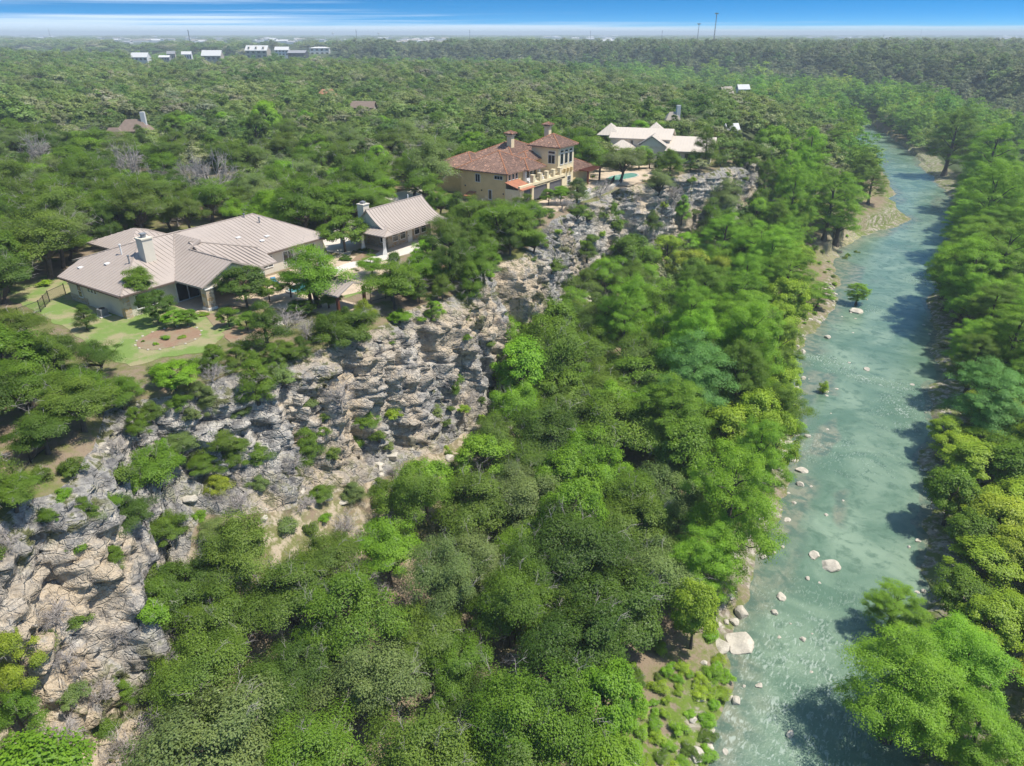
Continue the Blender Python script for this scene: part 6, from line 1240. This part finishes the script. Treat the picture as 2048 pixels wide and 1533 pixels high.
small_house('brick_house', 'brown shingled house with a white chimney, half buried in the left wood', 268, 250, 58, 22, 'far_tan', 'far_brown', 4.2, 3.0, .5, .15, True, 4, 1, True); small_house('brick_house', 'low brown roof left of the house with the white chimney in the wood', 228, 264, 34, 22, 'far_tan', 'far_brown', 4.2, 2.2, .5, .1, False, 2, 1, True)
small_house('tile_house', 'orange tiled roof showing through the distant wood left of centre', 655, 186, 42, 22, 'far_tan', 'far_tile', 4.6, 3.0, .5, .1, False, 3, 1, True); small_house('grey_house', 'flat grey roof showing in the wood above the mansion', 727, 209, 44, 22, 'far_tan', 'far_brown', 5, 2.2, .5, -.1, False, 3); small_house('white_house', 'small white gable in the wood right of the pale house', 1463, 254, 24, 22, 'far_white', 'far_white', 3.2, 2.0, .6, .3, False, 2); small_house('white_house', 'pale house with a white chimney stack in the wood above the pale house', 1345, 232, 26, 22, 'far_tan', 'far_tan', 4.5, 2.4, .5, .1, True, 2, 1, True); small_house('white_house', 'group of white gables in the wood towards the river bend, larger one', 1452, 181, 26, 22, 'far_white', 'far_tan', 4.5, 3.2, .5, .5, False, 2); small_house('white_house', 'group of white gables in the wood towards the river bend, smaller one', 1486, 174, 22, 22, 'far_white', 'far_white', 4.5, 2.2, .5, .2, False, 3)
def pole(px, py, hpx, label, r=.35, z=22):
    x, y, Z = pix(px, py, z); h = hpx / FPX * Z * 1.08; t = thing('power_pole', label, 'pole', (x, y, z), R(YAW)); b = MB(); b.tube([(0, 0, -2), (0, 0, h)], [r, r * .7], 6); b.build('shaft', M['far_dark'], t)
    for k in (.86, .94): b = MB(); b.box(-1.6, 1.6, -.15, .15, h * k, h * k + .3); b.build('crossarm', M['far_dark'], t)
for a in ((383, 101, 34, 'tall dark pole behind the left row of bluff houses', .9), (715, 97, 31, 'power pole left of the mansion on the far ridge', .55), (940, 95, 29, 'power pole above the mansion on the far ridge', .5), (1322, 95, 28, 'power pole left of the tall mast on the far ridge', .5), (1180, 93, 26, 'power pole between the mansion and the pale house on the far ridge', .5), (1763, 93, 20, 'power pole right of the tall mast on the far ridge', .5), (1838, 85, 22, 'thin pole at the far right on the ridge', .4), (1528, 92, 16, 'short power pole right of the tall mast on the far ridge', .45), (104, 88, 26, 'power pole near the left photo edge on the horizon', .5)): pole(*a)
def mast(px, py, hpx, label, w=.6):
    x, y, Z = pix(px, py, 24); h = hpx / FPX * Z * 1.05; t = thing('lattice_mast', label, 'mast', (x, y, 22), R(YAW)); b = MB()
    for i in range(3): a = i * 2.094; b.tube([(math.cos(a) * w * 1.6, math.sin(a) * w * 1.6, 0), (math.cos(a) * w * .5, math.sin(a) * w * .5, h)], .22, 4)
    for k in range(14):
        z = h * k / 14; q = w * (1.6 - 1.1 * k / 14)
        for i in range(3): a, c = i * 2.094, (i + 1) * 2.094; b.tube([(math.cos(a) * q, math.sin(a) * q, z), (math.cos(c) * q * .95, math.sin(c) * q * .95, z + h / 14)], .14, 3)
    b.build('lattice', M['grey_metal'], t); b = MB(); b.tube([(0, 0, h - 1.5), (0, 0, h - .3), (0, 0, h)], [1.2, 2.9, 3.0], 10); b.build('platform', M['grey_metal'], t)
mast(1424, 113, 76, 'tall lattice mast with a round top rising above the horizon'); mast(1392, 108, 54, 'thinner mast left of the tall one on the horizon', .35)
for x, y, Z, px, py, w, h, rf, m1, m2, yw in TOWN:
    b = MB(); b.box(-w, w, -w * .5, w * .5, -3, h, 0); gable(b, w, w * .5, h, h + rf, .6, 1)
    o = b.build('town_building', [M[m1], M[m2]]); o.location = (x, y, 23); o.rotation_euler = (0, 0, R(YAW) + yw); tag(o, 'pale building in the hazy distant town under the horizon', 'building', 'buildings of the distant town')
# water towers on the horizon
for px, py in ((667, 72), (758, 72)):
    x, y, Z = pix(px, 80, 22); t = thing('water_tower', ('white water tower on the horizon, left of two', 'white water tower on the horizon, right of two')[px > 700], 'water tower', (x, y, 22)); h = 13 / FPX * Z; b = MB(); b.tube([(0, 0, 0), (0, 0, h - 6)], 1.8, 8); b.build('stem', M['far_white'], t); b = MB(); b.tube([(0, 0, h - 7), (0, 0, h - 4), (0, 0, h - 1), (0, 0, h)], [2, 7, 7, 2], 12); b.build('tank', M['far_white'], t)

# ------------------------------------------------------------------ names and places of the many trees
def label_trees():
    LM = [('the ranch house chimney', -29.6, 27), ('the ranch house wing', -31, 47), ('the ranch house end wall', -37, 20), ('the pool house', -25, 62), ('the pavilion', -8, 36), ('the round mulch bed', *pix(338, 677, 22)[:2]), ('the mansion end wall', -28, 96), ('the mansion tower', -24, 114), ('the pergola', -21, 124), ('the pale house', -16, 163),
          ('the rock promontory', *pix(915, 575, 22)[:2]), ('the tan rock scar', *pix(1065, 600, 12)[:2]), ('the far cliff', *pix(1330, 400, 16)[:2]), ('the near rock face', *pix(150, 1150, 16)[:2]), ('the ravine', *pix(310, 950, 16)[:2]), ('the grey cliff face', *pix(700, 800, 14)[:2]), ('the fenced gravel terrace', *pix(40, 930, 22)[:2]), ('the big blue green cypress', *pix(1385, 840, 4)[:2]), ('the big bright cypress', *pix(1440, 1080, 4)[:2]), ('the dark trunked golden tree', *pix(1430, 620, 4)[:2]), ('the gravel bar', *pix(1720, 450, 1)[:2]), ('the rapids', *pix(1700, 740, 0)[:2]), ('the rock islet', *pix(1714, 622, 0)[:2]), ('the flat bank rocks', *pix(1475, 1285, 0)[:2]), ('the gorge clearing', *pix(1260, 1315, 3)[:2]), ('the far river reach', *pix(1760, 330, 0)[:2]), ('the wide right bank cypress', *pix(1975, 850, 1)[:2]), ('the lower right cypress pair', *pix(1860, 1480, 1)[:2]), ('the dark trunked oak', *pix(960, 1090, 4)[:2]), ('the left wood chimney', *pix(285, 250, 24)[:2]), ('the road in the wood', *pix(840, 282, 22)[:2]), ('the largest leafless crown', *pix(420, 350, 22)[:2]), ('the wide olive oak', *pix(575, 1260, 5)[:2]), ('the pale willow like tree', *pix(1530, 700, 1)[:2]), ('the lawn fence', *pix(70, 620, 22)[:2])]
    buckets = {}
    for t in TREES:
        if t['label']: continue
        x, y = t['x'], t['y']; nm, lx, ly = min(LM, key=lambda l: math.hypot(l[1] - x, l[2] - y)); a = (x - lx) * _cy + (y - ly) * _sy; b = -(x - lx) * _sy + (y - ly) * _cy
        rel = ('behind' if b > 0 else 'before') if abs(b) > abs(a) else ('right of' if a > 0 else 'left of'); d = x - float(f_e(np.array([y]))[0]); w = float(itp(y, T_W))
        sz = {'oak': 4.2, 'juniper': 2.2, 'cypress': 5.3, 'broad': 3.2, 'shrub': 1.0, 'dead': 2.0}[t['kind']]; s = 'large' if t['r'] > sz * 1.12 else ('small' if t['r'] < sz * .88 else 'medium')
        if t['kind'] in ('shrub', 'dead'): place = ' on the rock face' if -1 < d < w else (' on the rim' if d <= -1 else '')
        else: place = ''
        kn = NAMES[t['kind']][0] if t['kind'] != 'dead' else 'leafless_tree'.replace('_', ' '); tint = '' if t['kind'] == 'dead' else t['tint'] + ' '
        k = f"{s} {tint}{kn}{place} {rel} {nm}"; buckets.setdefault(k, []).append((math.hypot(lx - x, ly - y), id(t), t))
    for k, L in buckets.items():
        L.sort()
        for i, (_, _, t) in enumerate(L):
            if len(L) == 1: t['label'] = k
            elif i < 3: t['label'] = k + (', nearest', ', second nearest', ', third nearest')[i]
            else: t['label'] = k + ', farther off'; t['group'] = k + ', farther off'
label_trees()
for t in TREES: plant(t)

# ------------------------------------------------------------------ the air
def haze():
    bpy.ops.mesh.primitive_cube_add(size=1); o = bpy.context.object; o.name = 'haze'; o.dimensions = (29000, 29000, 82); o.location = (0, 0, 37.0); o['kind'] = 'stuff'
    me = o.data; me.name = 'haze'; m, nt = mat('air'); out = nt.nodes.new('ShaderNodeOutputMaterial'); v = nt.nodes.new('ShaderNodeVolumePrincipled'); v.inputs['Density'].default_value = 0.00027; v.inputs['Color'].default_value = (.80, .92, 1.0, 1); v.inputs['Anisotropy'].default_value = 0.0
    nt.links.new(v.outputs[0], out.inputs['Volume']); me.materials.append(m)
haze()
